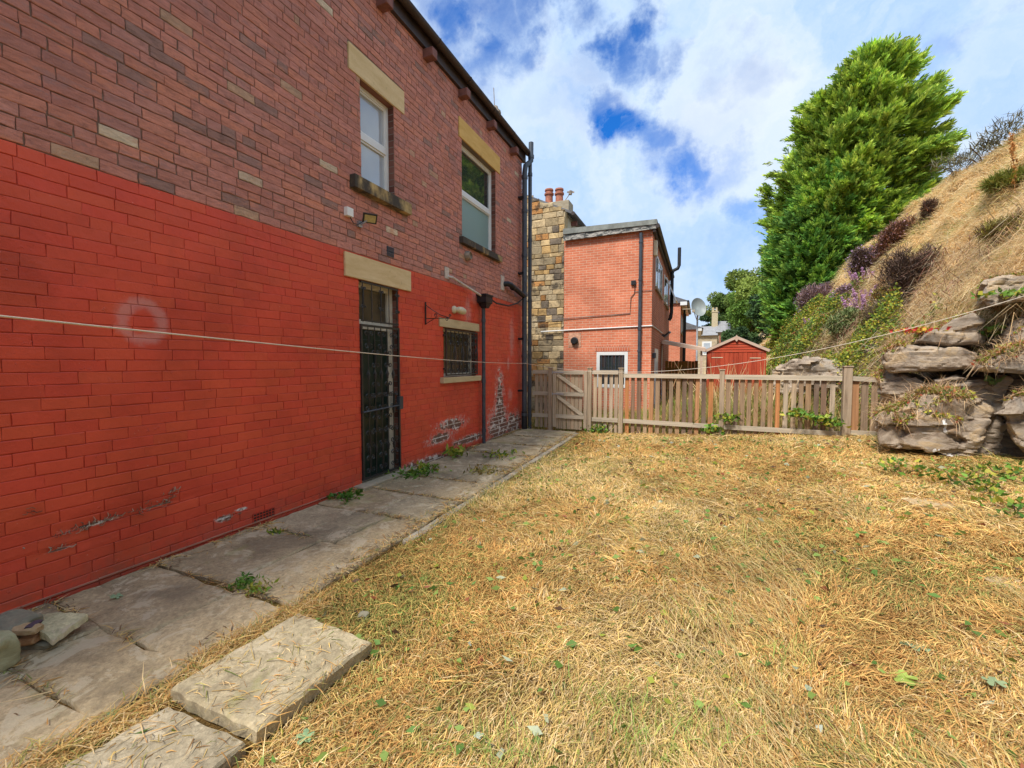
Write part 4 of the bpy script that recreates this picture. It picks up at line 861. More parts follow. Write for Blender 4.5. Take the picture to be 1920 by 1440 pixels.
# ------------------------------------------------------------------ washing lines
def line(name, a, b, sag, r, label):
    a = Vector(a); b = Vector(b); pts = []
    for i in range(41): t = i / 40; p = a.lerp(b, t); p.z -= sag * 4 * t * (1 - t); pts.append(p)
    m = MB(); m.tube(pts, r, 6); m.tube([a + Vector((0, -.01, .0)), a + Vector((0, .012, .0))], r * 2.5, 8); tag(m.build(name, plain('pale_rope', (.62, .54, .44), .8, .1, .1, 40, .2), smooth=True), label, 'washing line', 'washing lines')
def pt(u, v, k): return tuple(np.array([0, 0, HCAM]) + ray(u, v) * k)
line('washing_line', (WX + .19, 9.26, 1.535), pt(-420, 548, 1.05), .05, .0036, 'pale washing line running from the soil pipe along the red wall')
line('washing_line', (WX + .19, 9.22, 1.535), pt(2000, 530, 5.0), .54, .0042, 'pale washing line sagging from the soil pipe over the fence to the rocks')

# ------------------------------------------------------------------ rocks
def pw(u, v, y): d = ray(u, v); p = np.array([0, 0, HCAM]) + d * (y / d[1]); return (float(p[0]), float(p[2]))
def fb3(p, o=4, s=1.0):
    t = 0; a = 1; q = Vector(p) * s
    for i in range(o): t += a * mnoise.noise(q); a *= .5; q = q * 2.03 + Vector((3.1, 1.7, 5.3))
    return t
def rock(name, poly, y0, depth, label, vox=.03, amp=.05, strata=.03, group=None, push=.40, mat=None):
    cx = sum(p[0] for p in poly) / len(poly); cz = sum(p[1] for p in poly) / len(poly); n = len(poly)
    secs = [(0, .86), (.05, .965), (depth * .25, 1), (depth * .7, 1.0), (depth, .85)]
    V = []; Fs = []
    for dy, k in secs: V += [(cx + (p[0] - cx) * k + push * dy, y0 + dy, cz + (p[1] - cz) * k) for p in poly]
    for s in range(len(secs) - 1): Fs += [(s * n + i, s * n + (i + 1) % n, (s + 1) * n + (i + 1) % n, (s + 1) * n + i) for i in range(n)]
    Fs += [tuple(range(n))[::-1], tuple(range((len(secs) - 1) * n, len(secs) * n))]
    me = bpy.data.meshes.new(name); me.from_pydata(V, [], Fs)
    bm = bmesh.new(); bm.from_mesh(me); bmesh.ops.triangulate(bm, faces=bm.faces[:]); bmesh.ops.recalc_face_normals(bm, faces=bm.faces); bm.to_mesh(me); bm.free()
    o = bpy.data.objects.new(name, me); COL.objects.link(o); md = o.modifiers.new('r', 'REMESH'); md.mode = 'VOXEL'; md.voxel_size = vox * .75
    dg = bpy.context.evaluated_depsgraph_get(); m2 = bpy.data.meshes.new_from_object(o.evaluated_get(dg)); o.modifiers.clear(); o.data = m2
    m2.update(); off = random.random() * 20
    new = []
    for v in m2.vertices:
        p = v.co; w = p.z + .12 * p.x + .1 * p.y
        a = fb3((p.x + off, p.y, p.z), 5, 1.6) * amp * .7
        st = mnoise.noise(Vector((p.x * .5 + off, p.y * .5, w * 11))) + .5 * mnoise.noise(Vector((p.x * .9 + off, p.y, w * 24)))
        sk = Vector((p.x * 1.0 + off + .35 * p.z, p.y * 1.0, p.z * 2.6 - .5 * p.x)) * 1.9
        sk += Vector((mnoise.noise(sk * .9), mnoise.noise(sk * .9 + Vector((9, 0, 0))), mnoise.noise(sk * .9 + Vector((0, 9, 0))))) * .35
        vd, vp = mnoise.voronoi(sk); gg_ = Vector((mnoise.noise(vp[0] * 2.9 + Vector((.3, 4, 1))), mnoise.noise(vp[0] * 2.9 + Vector((7, .4, 2))), mnoise.noise(vp[0] * 2.9 + Vector((1, 9, .6))))); a += amp * (1.5 * mnoise.noise(vp[0] * 3.7 + Vector((.37, .11, .7))) + 3.0 * gg_.dot(sk - vp[0])); a -= amp * .55 * max(0, .07 - (vd[1] - vd[0])) / .07
        cr = 1 - abs(mnoise.noise(Vector((p.x * 2.2 + off, p.y * 2.2, w * 3)))) * 9
        new.append(p + v.normal * (a + st * strata * .5 - max(0, cr) * amp * .3 + fb3((p.x, p.y + off, p.z), 3, 8) * .013))
    for v, q in zip(m2.vertices, new): v.co = q
    m2.materials.clear(); m2.materials.append(mat or M_rock)
    m2.polygons.foreach_set('use_smooth', [True] * len(m2.polygons)); m2.set_sharp_from_angle(angle=math.radians(16)); m2.update()
    tag(o, label, 'rock', group); return o
def rk(px, y, depth, label, **k): return rock(k.pop('name', 'boulder'), [pw(u, v, y) for u, v in px], y, depth, label, **k)
big = rk([(1638, 795), (1652, 776), (1700, 762), (1722, 742), (1742, 733), (1795, 735), (1850, 748), (1868, 770), (1862, 800), (1838, 836), (1822, 866), (1785, 864), (1740, 850), (1680, 846), (1648, 838), (1637, 815)], 7.55, 1.7,
   'large rounded brown boulder with white marks at the foot of the bank beside the lawn', amp=.05, strata=.018)
rk([(1640, 706), (1690, 700), (1738, 722), (1728, 750), (1710, 766), (1688, 764), (1668, 746), (1645, 738)], 8.05, 1.2, 'dark pointed rock ledge jutting over the end of the fence')
rk([(1653, 660), (1668, 650), (1740, 648), (1805, 650), (1835, 660), (1828, 690), (1700, 697), (1668, 697), (1656, 682)], 7.9, 1.5, 'long flat grey rock slab lying above the pointed ledge', amp=.03, strata=.025)
rk([(1712, 642), (1742, 622), (1786, 598), (1826, 584), (1850, 606), (1840, 644), (1780, 647)], 8.05, 1.3, 'dark wedge shaped rock resting on the long grey slab', amp=.035)
rk([(1826, 694), (1838, 680), (1878, 657), (1935, 652), (2050, 648), (2050, 705), (1920, 700)], 7.45, 1.5, 'flat topped rock shelf over a black gap at the right edge of the bank', amp=.025, strata=.02)
rk([(1880, 652), (1886, 628), (1905, 605), (1935, 588), (2040, 560), (2060, 650)], 7.7, 1.3, 'pale sloping rock above the flat topped shelf')
rk([(1834, 560), (1850, 527), (1878, 515), (1930, 519), (2020, 520), (2030, 585), (1920, 562), (1860, 572)], 7.8, 1.3, 'highest grey rock, poking out of the dry grass on the bank')
rk([(1874, 756), (1900, 742), (1960, 735), (2080, 735), (2080, 880), (1960, 870), (1905, 830), (1882, 790)], 7.3, 1.4, 'dark cracked boulder right of the large brown boulder')
rk([(1668, 856), (1740, 862), (1830, 872), (1890, 850), (1960, 880), (1990, 925), (1880, 930), (1760, 905), (1690, 890)], 7.75, 1.4, 'low layered rock beneath the large brown boulder', strata=.05)
rk([(1745, 712), (1790, 704), (1860, 708), (1930, 712), (2040, 712), (2040, 775), (1860, 765), (1760, 752)], 7.95, 1.2, 'shadowed rock seam between the rock shelf and the boulders below it', strata=.04)
rk([(1810, 800), (1870, 770), (1930, 800), (1960, 900), (1860, 900), (1820, 870)], 7.85, 1.2, 'crumbling rock between the two lower boulders', strata=.05)
rk([(1446, 720), (1452, 690), (1475, 674), (1520, 672), (1552, 684), (1580, 694), (1610, 706), (1610, 730), (1446, 740)], 12.2, 2.2, 'pale grey rock face behind the fence, right of the red shed', vox=.05, amp=.07, strata=.05)
# white lichen or paint splashes on the large boulder
M_splash = plain('white_splash', (.78, .76, .74), .9, .1, .1, 30, .3)
dg = bpy.context.evaluated_depsgraph_get()
def splash(us):
    m = MB()
    for (u, v, r) in us:
        k = 8; V = []; a0 = random.uniform(0, 6)
        for i in range(k + 1):
            q = 0 if i == k else r * 150 * random.uniform(.6, 1.3); uu, vv = u + q * math.cos(a0 + 2 * math.pi * i / k), v + q * math.sin(a0 + 2 * math.pi * i / k)
            ok, loc, nrm, _ = big.ray_cast(Vector((0, 0, HCAM)), Vector(ray(uu, vv)).normalized())
            if ok: V.append(loc + nrm * .006)
        if len(V) < k + 1 or max((a - V[-1]).length for a in V) > .22: continue
        m.add([q[:] for q in V], [(k, i, (i + 1) % k) for i in range(k)])
    m.build('white_mark', M_splash, big)
splash([(1772 + random.gauss(0, 1.2) + (k - 10) * .25, 788 + k * 1.3, random.uniform(.008, .022)) for k in range(20)])
splash([(1750 + k * 1.1 + random.gauss(0, 1), 846 + k * .35 + random.gauss(0, 2), random.uniform(.010, .026)) for k in range(32)])

def lump(name, c, sz, rotz, label, mat, amp=.15, group=None, tilt=0, sub=4):
    bm = bmesh.new(); bmesh.ops.create_icosphere(bm, subdivisions=sub, radius=1); off = random.random() * 30
    for v in bm.verts:
        p = v.co.copy(); 
        q = Vector([math.copysign(min(abs(t), .78) ** .75, t) for t in p]); n = fb3(p + Vector((off, 0, 0)), 4, 1.3); v.co = q * (1 + amp * n)
    me = bpy.data.meshes.new(name); 
    for v in bm.verts: v.co = Vector((v.co.x * sz[0], v.co.y * sz[1], v.co.z * sz[2]))
    bm.to_mesh(me); bm.free(); me.materials.append(mat); me.polygons.foreach_set('use_smooth', [True] * len(me.polygons)); me.set_sharp_from_angle(angle=math.radians(30))
    o = bpy.data.objects.new(name, me); COL.objects.link(o); o.location = c; o.rotation_euler = (tilt, tilt * .6, rotz); tag(o, label, 'stone', group); return o
def gpt(u, v, z=0): d = ray(u, v); t = (z - HCAM) / d[2]; p = np.array([0, 0, HCAM]) + d * t; return (float(p[0]), float(p[1]), z)
def m_st(name, a, b):
    M = Mt(name, .85, .2); n = M.noise(9, 8, .7, .5); return M.end(M.ramp(n, [(.3, a), (.7, b)]), M.bump(n, .6, .02))
M_st1 = m_st('buff_stone_lump', (.36, .24, .12), (.52, .40, .24)); M_st2 = m_st('brown_stone_lump', (.30, .15, .07), (.48, .28, .14)); M_st3 = m_st('mossy_stone_lump', (.22, .20, .10), (.50, .48, .30)); M_st4 = m_st('green_grey_stone', (.14, .13, .10), (.32, .29, .20))
def flatstone():
    m = MB(); P = [gpt(50, 1162, .10)[:2], gpt(110, 1150, .10)[:2], gpt(165, 1148, .10)[:2], gpt(130, 1172, .10)[:2], gpt(98, 1195, .10)[:2], gpt(72, 1180, .10)[:2]]
    flag_poly(m, [(p[0], p[1]) for p in P], .055, lambda x, y: .10 + .12 * (-3.3 - x), (.55, .50, .30), 5, .006); o = m.build('stone', M_flag); tag(o, 'flat pale triangular stone lying on the pile against the red wall', 'stone', 'stones piled on the path'); return o
flatstone()
for u, v, z, sz, rz, lab, mt, tl in [(22, 1180, .10, (.11, .10, .075), .4, 'grey-green rough stone at the back of the pile, touching the wall', M_st4, .2), (50, 1180, .125, (.075, .035, .022), .5, 'buff stone on top of the brown one in the pile', M_st1, .1), (48, 1200, .06, (.07, .035, .022), .6, 'reddish brown stone lying under the buff one', M_st2, 0),
                                   (2, 1222, .09, (.07, .06, .10), .1, 'pale lumpy stone with green base, nearest of the pile', M_st3, .1), (63, 1172, .135, (.045, .02, .014), 2.2, 'small dark purple stone wedged by the flat triangular one', m_st('purple_stone', (.06, .04, .06), (.14, .10, .12)), .1), (78, 1205, .02, (.09, .05, .02), .4, 'dark flat stone in the shade under the triangular one', M_st4, 0)]:
    lump('stone', gpt(u, v, z), sz, rz, lab, mt, group='stones piled on the path', tilt=tl)
p = gpt(1755, 940, .23); 
lump('stone', (p[0], p[1], float(gz(p[0], p[1])) - .01), (.30, .16, .03), .2, 'flat pale stone sunk in the lawn in front of the large boulder', M_st1, .1)
p = gpt(682, 1160); lump('stone', (p[0], p[1], .01), (.035, .03, .03), .2, 'small grey stone in the grass behind the raised slab', M_st4)
p = gpt(1905, 1098, .2); lump('stone', (p[0], p[1], float(gz(p[0], p[1])) - .005), (.16, .09, .025), .3, 'pale flat stone in the lawn at the right edge', M_st1)

# ------------------------------------------------------------------ vegetation builders
def unit(a): return a / np.maximum(np.linalg.norm(a, axis=-1, keepdims=True), 1e-9)
def leaves_geo(P, D, L, Wd, sag=.15):
    """one pointed leaf per point: base, side, tip, side, folded on its midrib"""
    n = len(P); L = np.broadcast_to(L, n)[:, None]; Wd = np.broadcast_to(Wd, n)[:, None]; D = unit(D)
    S_ = unit(np.cross(D, rng.normal(size=(n, 3)))); U = np.cross(S_, D)
    m = P + D * L * .45
    V = np.stack([P, m + S_ * Wd + U * Wd * .3, P + D * L - U * L * sag, m - S_ * Wd + U * Wd * .3], 1).reshape(-1, 3)
    return V, np.arange(4 * n).reshape(n, 4)
def blades_geo(P, D, L, Wd, lift, droop):
    """strip of two quads: base - mid - tip"""
    n = len(P); L = np.broadcast_to(L, n)[:, None]; Wd = np.broadcast_to(Wd, n)[:, None]; lift = np.broadcast_to(lift, n)[:, None]; droop = np.broadcast_to(droop, n)[:, None]
    D = unit(D); S_ = unit(np.cross(D, np.array([0, 0, 1.]) + rng.normal(size=(n, 3)) * .35)); Z = np.array([0, 0, 1.]); k = rng.normal(size=(n, 1)) * .12
    M_ = P + D * L * .5 + Z * lift + S_ * k * L; T = P + D * L + Z * (lift - droop) + S_ * k * L * 2.4
    V = np.stack([P - S_ * Wd, P + S_ * Wd, M_ + S_ * Wd * .9, M_ - S_ * Wd * .9, T + S_ * Wd * .25, T - S_ * Wd * .25], 1).reshape(-1, 3)
    b = np.arange(n)[:, None] * 6; Q = np.concatenate([b + [0, 1, 2, 3], b + [3, 2, 4, 5]], 1).reshape(-1, 4); return V, Q
def pick(pal, n, w=None, jit=.18):
    pal = np.array(pal); c = pal[rng.choice(len(pal), n, p=w)]; return c * rng.uniform(1 - jit, 1 + jit, (n, 1))
def join(parts):
    V = []; Q = []; C = []; o = 0
    for v, q, c in parts: V.append(v); Q.append(q + o); C.append(c if len(c) == len(q) else np.repeat(c, len(q) // len(c), 0)); o += len(v)
    return np.concatenate(V), np.concatenate(Q), np.concatenate(C)
def seen(P, mu=160, mv=160):
    q = P - np.array([0, 0, HCAM]); w = q @ _fw; u = 960 + F * (q @ _r) / np.maximum(w, .05); v = 720 - F * (q @ _up) / np.maximum(w, .05)
    return (w > .2) & (u > -mu) & (u < 1920 + mu) & (v > -mv) & (v < 1440 + mv)

STRAW = [(.66, .44, .17), (.62, .35, .11), (.73, .54, .28), (.48, .25, .08), (.62, .44, .15)]
GREENY = [(.28, .29, .07), (.40, .36, .10), (.18, .22, .05), (.32, .27, .08)]
def lawn():
    parts = []; ND = 1150000
    y = -.9 + 10.35 * rng.random(ND); x = rng.uniform(-3.2, 4.6, ND)
    dist = np.sqrt(x ** 2 + y ** 2 + HCAM ** 2); keep = rng.random(ND) < np.clip((2.5 / dist) ** 1.25, 0, 1) * np.clip(1.15 - 7 * np.clip(fbm(x * 1.4, y * 1.4, 77, 4) - .60, 0, .12), .3, 1)
    edge = -2.27 - .02 * np.clip(y - 2, 0, 9) + .10 * (fbm(y * 3, x * 0, 4, 3) - .5) * 2
    keep &= (x > edge - rng.exponential(.035, ND)) & (x < foot(y) + .45)
    keep &= ~((x > -2.19) & (x < -1.585) & (y > .66) & (y < 1.76) & (rng.random(ND) > .05))
    band = (x < -1.9) & (y < 1.3)
    x, y, dist = x[keep], y[keep], dist[keep]; z = gz(x, y) - .004
    on = (x > -2.19) & (x < -1.58) & (y > 1.11) & (y < 1.77); on2 = (x > -2.17) & (x < -1.62) & (y > .68) & (y <= 1.1)
    z = np.where(on, .083, np.where(on2, .042, z))
    P = np.stack([x, y, z], -1); s = seen(P, 450, 300) | ((dist < 2.7) & (y > -.5)); P, x, y, dist, on, on2 = P[s], x[s], y[s], dist[s], on[s], on2[s]; n = len(P)
    fld = fbm(x * .75, y * .75, 11, 3) * math.pi * 5 ; a = fld + rng.normal(size=n) * .55; wild = rng.random(n) < .28; a = np.where(wild, rng.uniform(0, 6.28, n), a)
    up = rng.random(n) < .05
    elev = np.where(up, rng.uniform(.5, 1.6, n), rng.uniform(-.05, .22, n)); D = np.stack([np.cos(a), np.sin(a), elev], -1)
    L = rng.gamma(2.4, .022, n) + .015; L = np.where(up, L * .8, L) * (1 + .06 * dist); L = np.where(on | on2, L * .7, L)
    Wd = (.0007 + .00040 * dist) * rng.uniform(.6, 1.4, n); lift = np.where(up, 0, rng.uniform(.002, .035, n)) * np.where(on | on2, .3, 1); droop = lift * rng.uniform(.3, 1.3, n)
    g = fbm(x * 1.1, y * 1.1, 21, 4); gm = np.clip((g - .54) * 4, 0, 1) * .35 + .09
    gm = np.maximum(gm, .7 * np.exp(-(((x + 1.75) / .42) ** 2 + ((y - 2.15) / .7) ** 2))); gm = np.maximum(gm, .5 * np.exp(-((x + 2.2) / .12) ** 2) * (y > 2)); gm = np.maximum(gm, .6 * np.clip((x - foot(y) + .9) / .8, 0, 1))
    gm = np.maximum(gm, .35 * np.clip((y - 0) < 1.6, 0, 1) * fbm(x * 2, y * 2, 5, 2))
    o = fbm(x * .9, y * .9, 31, 3); pal = np.array(STRAW); w1 = np.clip((o - .35) * 3, 0, 1)[:, None]
    c = np.where(rng.random((n, 1)) < w1, pal[rng.choice([1, 3, 4], n)], pal[rng.choice([0, 2, 4], n)]); gr = rng.random(n) < gm
    c = np.where(gr[:, None], np.array(GREENY)[rng.integers(0, 4, n)], c) * rng.uniform(.6, 1.3, (n, 1)) * (.7 + .6 * fbm(x * 6, y * 6, 41, 3))[:, None]
    c *= 1 + .15 * (x > 1.5)[:, None]
    parts.append((*blades_geo(P, D, L, Wd, lift, droop), c))
    V, Q, C = join(parts); raw('mown_dry_grass', V, Q, M_straw, C, kind='stuff')
    # trampled long swathes combed one way on the right
    n = 9000; x = rng.normal(1.15, .6, n); y = rng.normal(2.4, .85, n); P = np.stack([x, y, gz(x, y) + rng.uniform(0, .03, n)], -1)
    a = math.radians(120) + .9 * (fbm(x * .8, y * .8, 3, 2) - .5) + rng.normal(size=n) * .25; D = np.stack([np.cos(a), np.sin(a), rng.uniform(.0, .15, n)], -1)
    k = fbm(x * 2.2, y * .9, 6, 2) > .5; P, D = P[k], D[k]; n = len(P)
    V, Q = blades_geo(P, D, rng.uniform(.12, .30, n), rng.uniform(.0009, .0018, n), rng.uniform(.01, .04, n), rng.uniform(.01, .05, n))
    raw('long_flattened_straw', V, Q, M_straw, np.repeat(pick([(.62, .46, .22), (.56, .40, .17), (.48, .39, .15), (.50, .29, .11)], n), 2, 0), kind='stuff')
    # upright shoots left standing near the camera
    n = 620; c0 = np.array([gpt(*q, .06)[:2] for q in ((1180, 1400), (1260, 1360), (1330, 1410), (930, 1420), (1120, 1330), (1300, 1180), (1480, 1260))]); i = rng.choice(7, n, p=[.2, .15, .15, .25, .1, .08, .07])
    x = c0[i, 0] + rng.normal(size=n) * .09; y = c0[i, 1] + rng.normal(size=n) * .06; P = np.stack([x, y, gz(x, y)], -1); D = rng.normal(size=(n, 3)) * [.45, .45, .1] + [0, 0, 1]; L = rng.uniform(.05, .17, n)
    V, Q = blades_geo(P, D, L, rng.uniform(.0009, .002, n), 0, L * .25); raw('green_grass_shoots', V, Q, M_straw, np.repeat(pick([(.34, .44, .10), (.50, .50, .14), (.24, .36, .08)], n), 2, 0), kind='stuff')
    # broken leaves lying in the cut grass
    n = 2600; y = .5 + 8.5 * rng.random(n) ** 1.3; x = rng.uniform(-2.2, 3.6, n); P = np.stack([x, y, gz(x, y) + rng.uniform(.015, .045, n)], -1)
    a = rng.uniform(0, 6.28, n); D = np.stack([np.cos(a), np.sin(a), rng.normal(size=n) * .2], -1); dd = np.sqrt(x * x + y * y)
    V, Q = leaves_geo(P, D, rng.uniform(.025, .06, n) * (1 + .08 * dd), rng.uniform(.006, .017, n) * (1 + .08 * dd), .1)
    raw('leaf_litter', V, Q, M_leaf, pick([(.13, .24, .05), (.24, .34, .08), (.40, .44, .30), (.35, .12, .06), (.30, .34, .05), (.12, .07, .04), (.5, .55, .45)], n, [.33, .30, .07, .06, .15, .08, .01]), kind='stuff')
    # crumbs, straw and soil caught in the joints and against the wall
    n = 9000; t = rng.random(n); xs, yy = [], []
    k = n // 3; yy.append(rng.uniform(.2, 9.3, k)); xs.append(-3.80 + rng.exponential(.03, k))
    r = np.array(rowsy)[rng.integers(2, len(rowsy) - 1, k)]; yy.append(r + rng.normal(size=k) * .016); xs.append(rng.uniform(-3.8, -2.35, k))
    yy.append(rng.uniform(.3, 9, n - 2 * k)); xs.append(-2.36 - .015 * np.clip(yy[-1] - 2, 0, 9) - rng.exponential(.06, n - 2 * k))
    x = np.concatenate(xs); y = np.concatenate(yy); kp = fbm(x * 1.7, y * 1.7, 13, 3) > .42; x, y = x[kp], y[kp]; n = len(x); a = rng.uniform(0, 6.28, n)
    P = np.stack([x, y, np.full(n, .008)], -1); D = np.stack([np.cos(a), np.sin(a), rng.uniform(-.02, .12, n)], -1); dd = np.sqrt(x * x + y * y)
    V, Q = blades_geo(P, D, rng.gamma(2, .022, n) + .01, (.001 + .0005 * dd) * rng.uniform(.5, 1.3, n), rng.uniform(0, .008, n), .004)
    raw('debris', V, Q, M_straw, np.repeat(pick(STRAW + [(.20, .13, .07), (.12, .09, .06), (.25, .28, .08)], n, [.15, .15, .1, .1, .1, .15, .15, .1]), 2, 0), kind='stuff')
    # band of straw lying between the flags and the loose slabs
    n = 2600; y = rng.uniform(.55, 2.05, n); x = -2.25 + rng.normal(size=n) * .06 + .03 * np.sin(y * 7); P = np.stack([x, y, .004 + rng.uniform(0, .03, n)], -1); a = math.pi / 2 + rng.normal(size=n) * 1.1
    D = np.stack([np.cos(a), np.sin(a), rng.uniform(-.05, .12, n)], -1); V, Q = blades_geo(P, D, rng.gamma(2.4, .026, n) + .015, rng.uniform(.001, .0022, n), rng.uniform(.002, .025, n), .012)
    raw('straw_in_joint', V, Q, M_straw, np.repeat(pick(STRAW + [(.3, .3, .08)], n), 2, 0), kind='stuff')
lawn()

def bank():
    n = 680000; y = 3.6 + 32.6 * rng.random(n) ** 1.5; f = foot(y); x = f + .25 + rng.random(n) * (8.6 - f); z = hz(x, y); P = np.stack([x, y, z - .02], -1)
    e = .06; sx = (hz(x + e, y) - z) / e; dist = np.sqrt(x * x + y * y); d = x - f
    keep = (sx < 2.6) & seen(P, 500, 300) & (rng.random(n) < np.clip(13 / dist, .3, 1) * .8); keep &= ~((d < .6) & (y < 9.5) & (rng.random(n) > .5))
    P, x, y, d, dist, sx = P[keep], x[keep], y[keep], d[keep], dist[keep], sx[keep]; n = len(P)
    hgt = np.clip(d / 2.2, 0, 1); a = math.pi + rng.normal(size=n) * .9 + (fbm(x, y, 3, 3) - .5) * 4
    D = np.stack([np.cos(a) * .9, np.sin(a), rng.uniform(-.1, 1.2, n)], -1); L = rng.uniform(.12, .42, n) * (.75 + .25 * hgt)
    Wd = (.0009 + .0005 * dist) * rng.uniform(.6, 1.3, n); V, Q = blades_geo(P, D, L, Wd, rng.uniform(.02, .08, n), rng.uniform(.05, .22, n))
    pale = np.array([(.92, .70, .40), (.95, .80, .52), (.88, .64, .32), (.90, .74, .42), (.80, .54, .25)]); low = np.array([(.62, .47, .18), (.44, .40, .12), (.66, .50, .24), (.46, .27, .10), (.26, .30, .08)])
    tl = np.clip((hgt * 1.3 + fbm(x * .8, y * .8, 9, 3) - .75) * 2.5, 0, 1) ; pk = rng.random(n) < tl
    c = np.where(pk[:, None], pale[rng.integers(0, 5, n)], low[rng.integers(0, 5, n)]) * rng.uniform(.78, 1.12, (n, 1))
    gp = (fbm(x * .9, y * .9, 17, 3) > .60) & (rng.random(n) < .55); c = np.where(gp[:, None], np.array([(.36, .38, .09)]) * rng.uniform(.7, 1.2, (n, 1)), c)
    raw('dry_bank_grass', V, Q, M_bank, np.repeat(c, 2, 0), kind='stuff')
    # tussocks
    K = 1500; ty = 6.8 + 24 * rng.random(K) ** 1.3; tx = foot(ty) + .5 + rng.random(K) * (8.3 - foot(ty)); n = K * 110; i = rng.integers(0, K, n); ts_ = rng.uniform(.6, 1.3, K)[i]
    B = np.stack([tx[i] + rng.normal(size=n) * .05, ty[i] + rng.normal(size=n) * .06], -1); P = np.stack([B[:, 0], B[:, 1], hz(B[:, 0], B[:, 1]) - .02], -1); aa = rng.uniform(0, 6.28, n)
    D = np.stack([np.cos(aa) * .8 - .25, np.sin(aa) * .8, rng.uniform(.3, 1.5, n)], -1); dist = np.linalg.norm(P, axis=1); L = rng.uniform(.18, .48, n) * ts_
    V, Q = blades_geo(P, D, L, (.0008 + .00042 * dist) * rng.uniform(.6, 1.3, n), rng.uniform(.0, .06, n), L * rng.uniform(.2, .9, n)); tc_ = pick([(.84, .62, .32), (.90, .74, .46), (.76, .54, .26), (.70, .60, .28), (.50, .46, .16)], K)[i] * rng.uniform(.85, 1.15, (n, 1))
    raw('grass_tussocks', V, Q, M_bank, np.repeat(tc_, 2, 0), kind='stuff')
    # long pale stems hanging over the rocks
    n = 2600; y = rng.uniform(7.2, 12, n); x = foot(y) + rng.uniform(.45, 2.2, n); P = np.stack([x, y, hz(x, y)], -1); a = math.pi + rng.normal(size=n) * .7
    D = np.stack([np.cos(a), np.sin(a), rng.uniform(-.3, .9, n)], -1); V, Q = blades_geo(P, D, rng.uniform(.3, .85, n), rng.uniform(.0025, .005, n), rng.uniform(.05, .2, n), rng.uniform(.2, .7, n))
    raw('long_hanging_grass', V, Q, M_bank, np.repeat(pick([(.80, .64, .38), (.72, .50, .26), (.55, .34, .18)], n), 2, 0), kind='stuff')
    # brambles and creepers low on the bank
    n = 230000; y = 8.6 + 20 * rng.random(n) ** 1.2; f = foot(y); d = rng.uniform(.1, 3.0, n); x = f + d; cl = fbm(x * 1.1, y * .9, 51, 3)
    keep = (cl > .345 + .05 * np.clip(d - 1.0, 0, 2)) & (y > 9.6) & (rng.random(n) < .75) & (d < .45 + 1.45 * np.clip((y - 9.3) / 5, .15, 1) + .035 * np.clip(y - 14, 0, 20) + .5 * (fbm(y, x, 4, 2) - .5)); x, y, d, cl = x[keep], y[keep], d[keep], cl[keep]; n = len(x)
    hh = rng.random(n) ** .7 * (.18 + 3.2 * np.clip(cl - .44, 0, .25)) * np.clip(1.5 - d * .3, .4, 1); P = np.stack([x - .25 * hh, y, hz(x, y) + hh], -1); s = seen(P); P = P[s]; cl = cl[s]; x = x[s]; y = y[s]; n = len(P)
    dist = np.linalg.norm(P, axis=1); V, Q = leaves_geo(P, rng.normal(size=(n, 3)) + [-.4, -.5, .1], rng.uniform(.04, .075, n) * (.7 + .03 * dist), rng.uniform(.014, .026, n) * (.7 + .03 * dist))
    ya = fbm(x * 1.6, y * 1.6, 61, 2); c = np.where((rng.random(n) < ya)[:, None], pick([(.42, .42, .05), (.55, .48, .06), (.34, .40, .07), (.5, .26, .08)], n, [.4, .22, .3, .08]), pick([(.10, .20, .03), (.18, .28, .05), (.07, .13, .03), (.30, .10, .04)], n, [.4, .35, .18, .07]))
    raw('brambles', V, Q, M_leaf, c, kind='stuff')
    n = 5200; y = 9.6 + 12 * rng.random(n); x = foot(y) + rng.uniform(0, 2.2, n); P = np.stack([x, y, hz(x, y)], -1); D = rng.normal(size=(n, 3)) + [-.8, -.4, .8]
    V, Q = blades_geo(P, D, rng.uniform(.4, 1.0, n), rng.uniform(.003, .006, n), rng.uniform(.1, .25, n), rng.uniform(.2, .7, n)); raw('bramble_stems', V, Q, M_twig, np.repeat(pick([(.40, .26, .16), (.5, .40, .26), (.28, .12, .08)], n), 2, 0), kind='stuff')
    # growth on the rocks near the lawn
    n = 26000; y = rng.uniform(7.3, 9.6, n); x = foot(y) + rng.uniform(-1.3, .9, n); parts = []
    dgr = bpy.context.evaluated_depsgraph_get(); pts = []
    for xx, yy, q in zip(x, y, rng.random(n)):
        if fbm(xx * 2, yy * 2, 71, 2) < .43: continue
        ok, loc, nr, _, ob, _ = S.ray_cast(dgr, Vector((xx, yy, 4.5)), Vector((0, 0, -1)))
        if ok and ob.name.startswith(('boulder', 'hillside')) and nr.z > .6 and loc.z > .45: pts.append(loc[:])
    P = np.array(pts); n = len(P); 
    V1, Q1 = leaves_geo(P + rng.uniform(0, .06, (n, 1)) * [0, 0, 1], rng.normal(size=(n, 3)) + [-.3, -.5, .2], rng.uniform(.03, .07, n), rng.uniform(.010, .022, n)); c1 = pick([(.50, .46, .07), (.30, .36, .06), (.55, .25, .10), (.14, .24, .05), (.5, .12, .06)], n, [.3, .3, .18, .17, .05])
    V2, Q2 = blades_geo(P, rng.normal(size=(n, 3)) + [-.3, -.3, .5], rng.uniform(.05, .30, n), .003, .02, .06); c2 = np.repeat(pick([(.6, .40, .24), (.5, .30, .16), (.7, .52, .30)], n), 2, 0)
    V, Q, C = join([(V1, Q1, c1), (V2, Q2, c2)]); raw('creepers_on_rock', V, Q, M_leaf, C, kind='stuff')
bank()

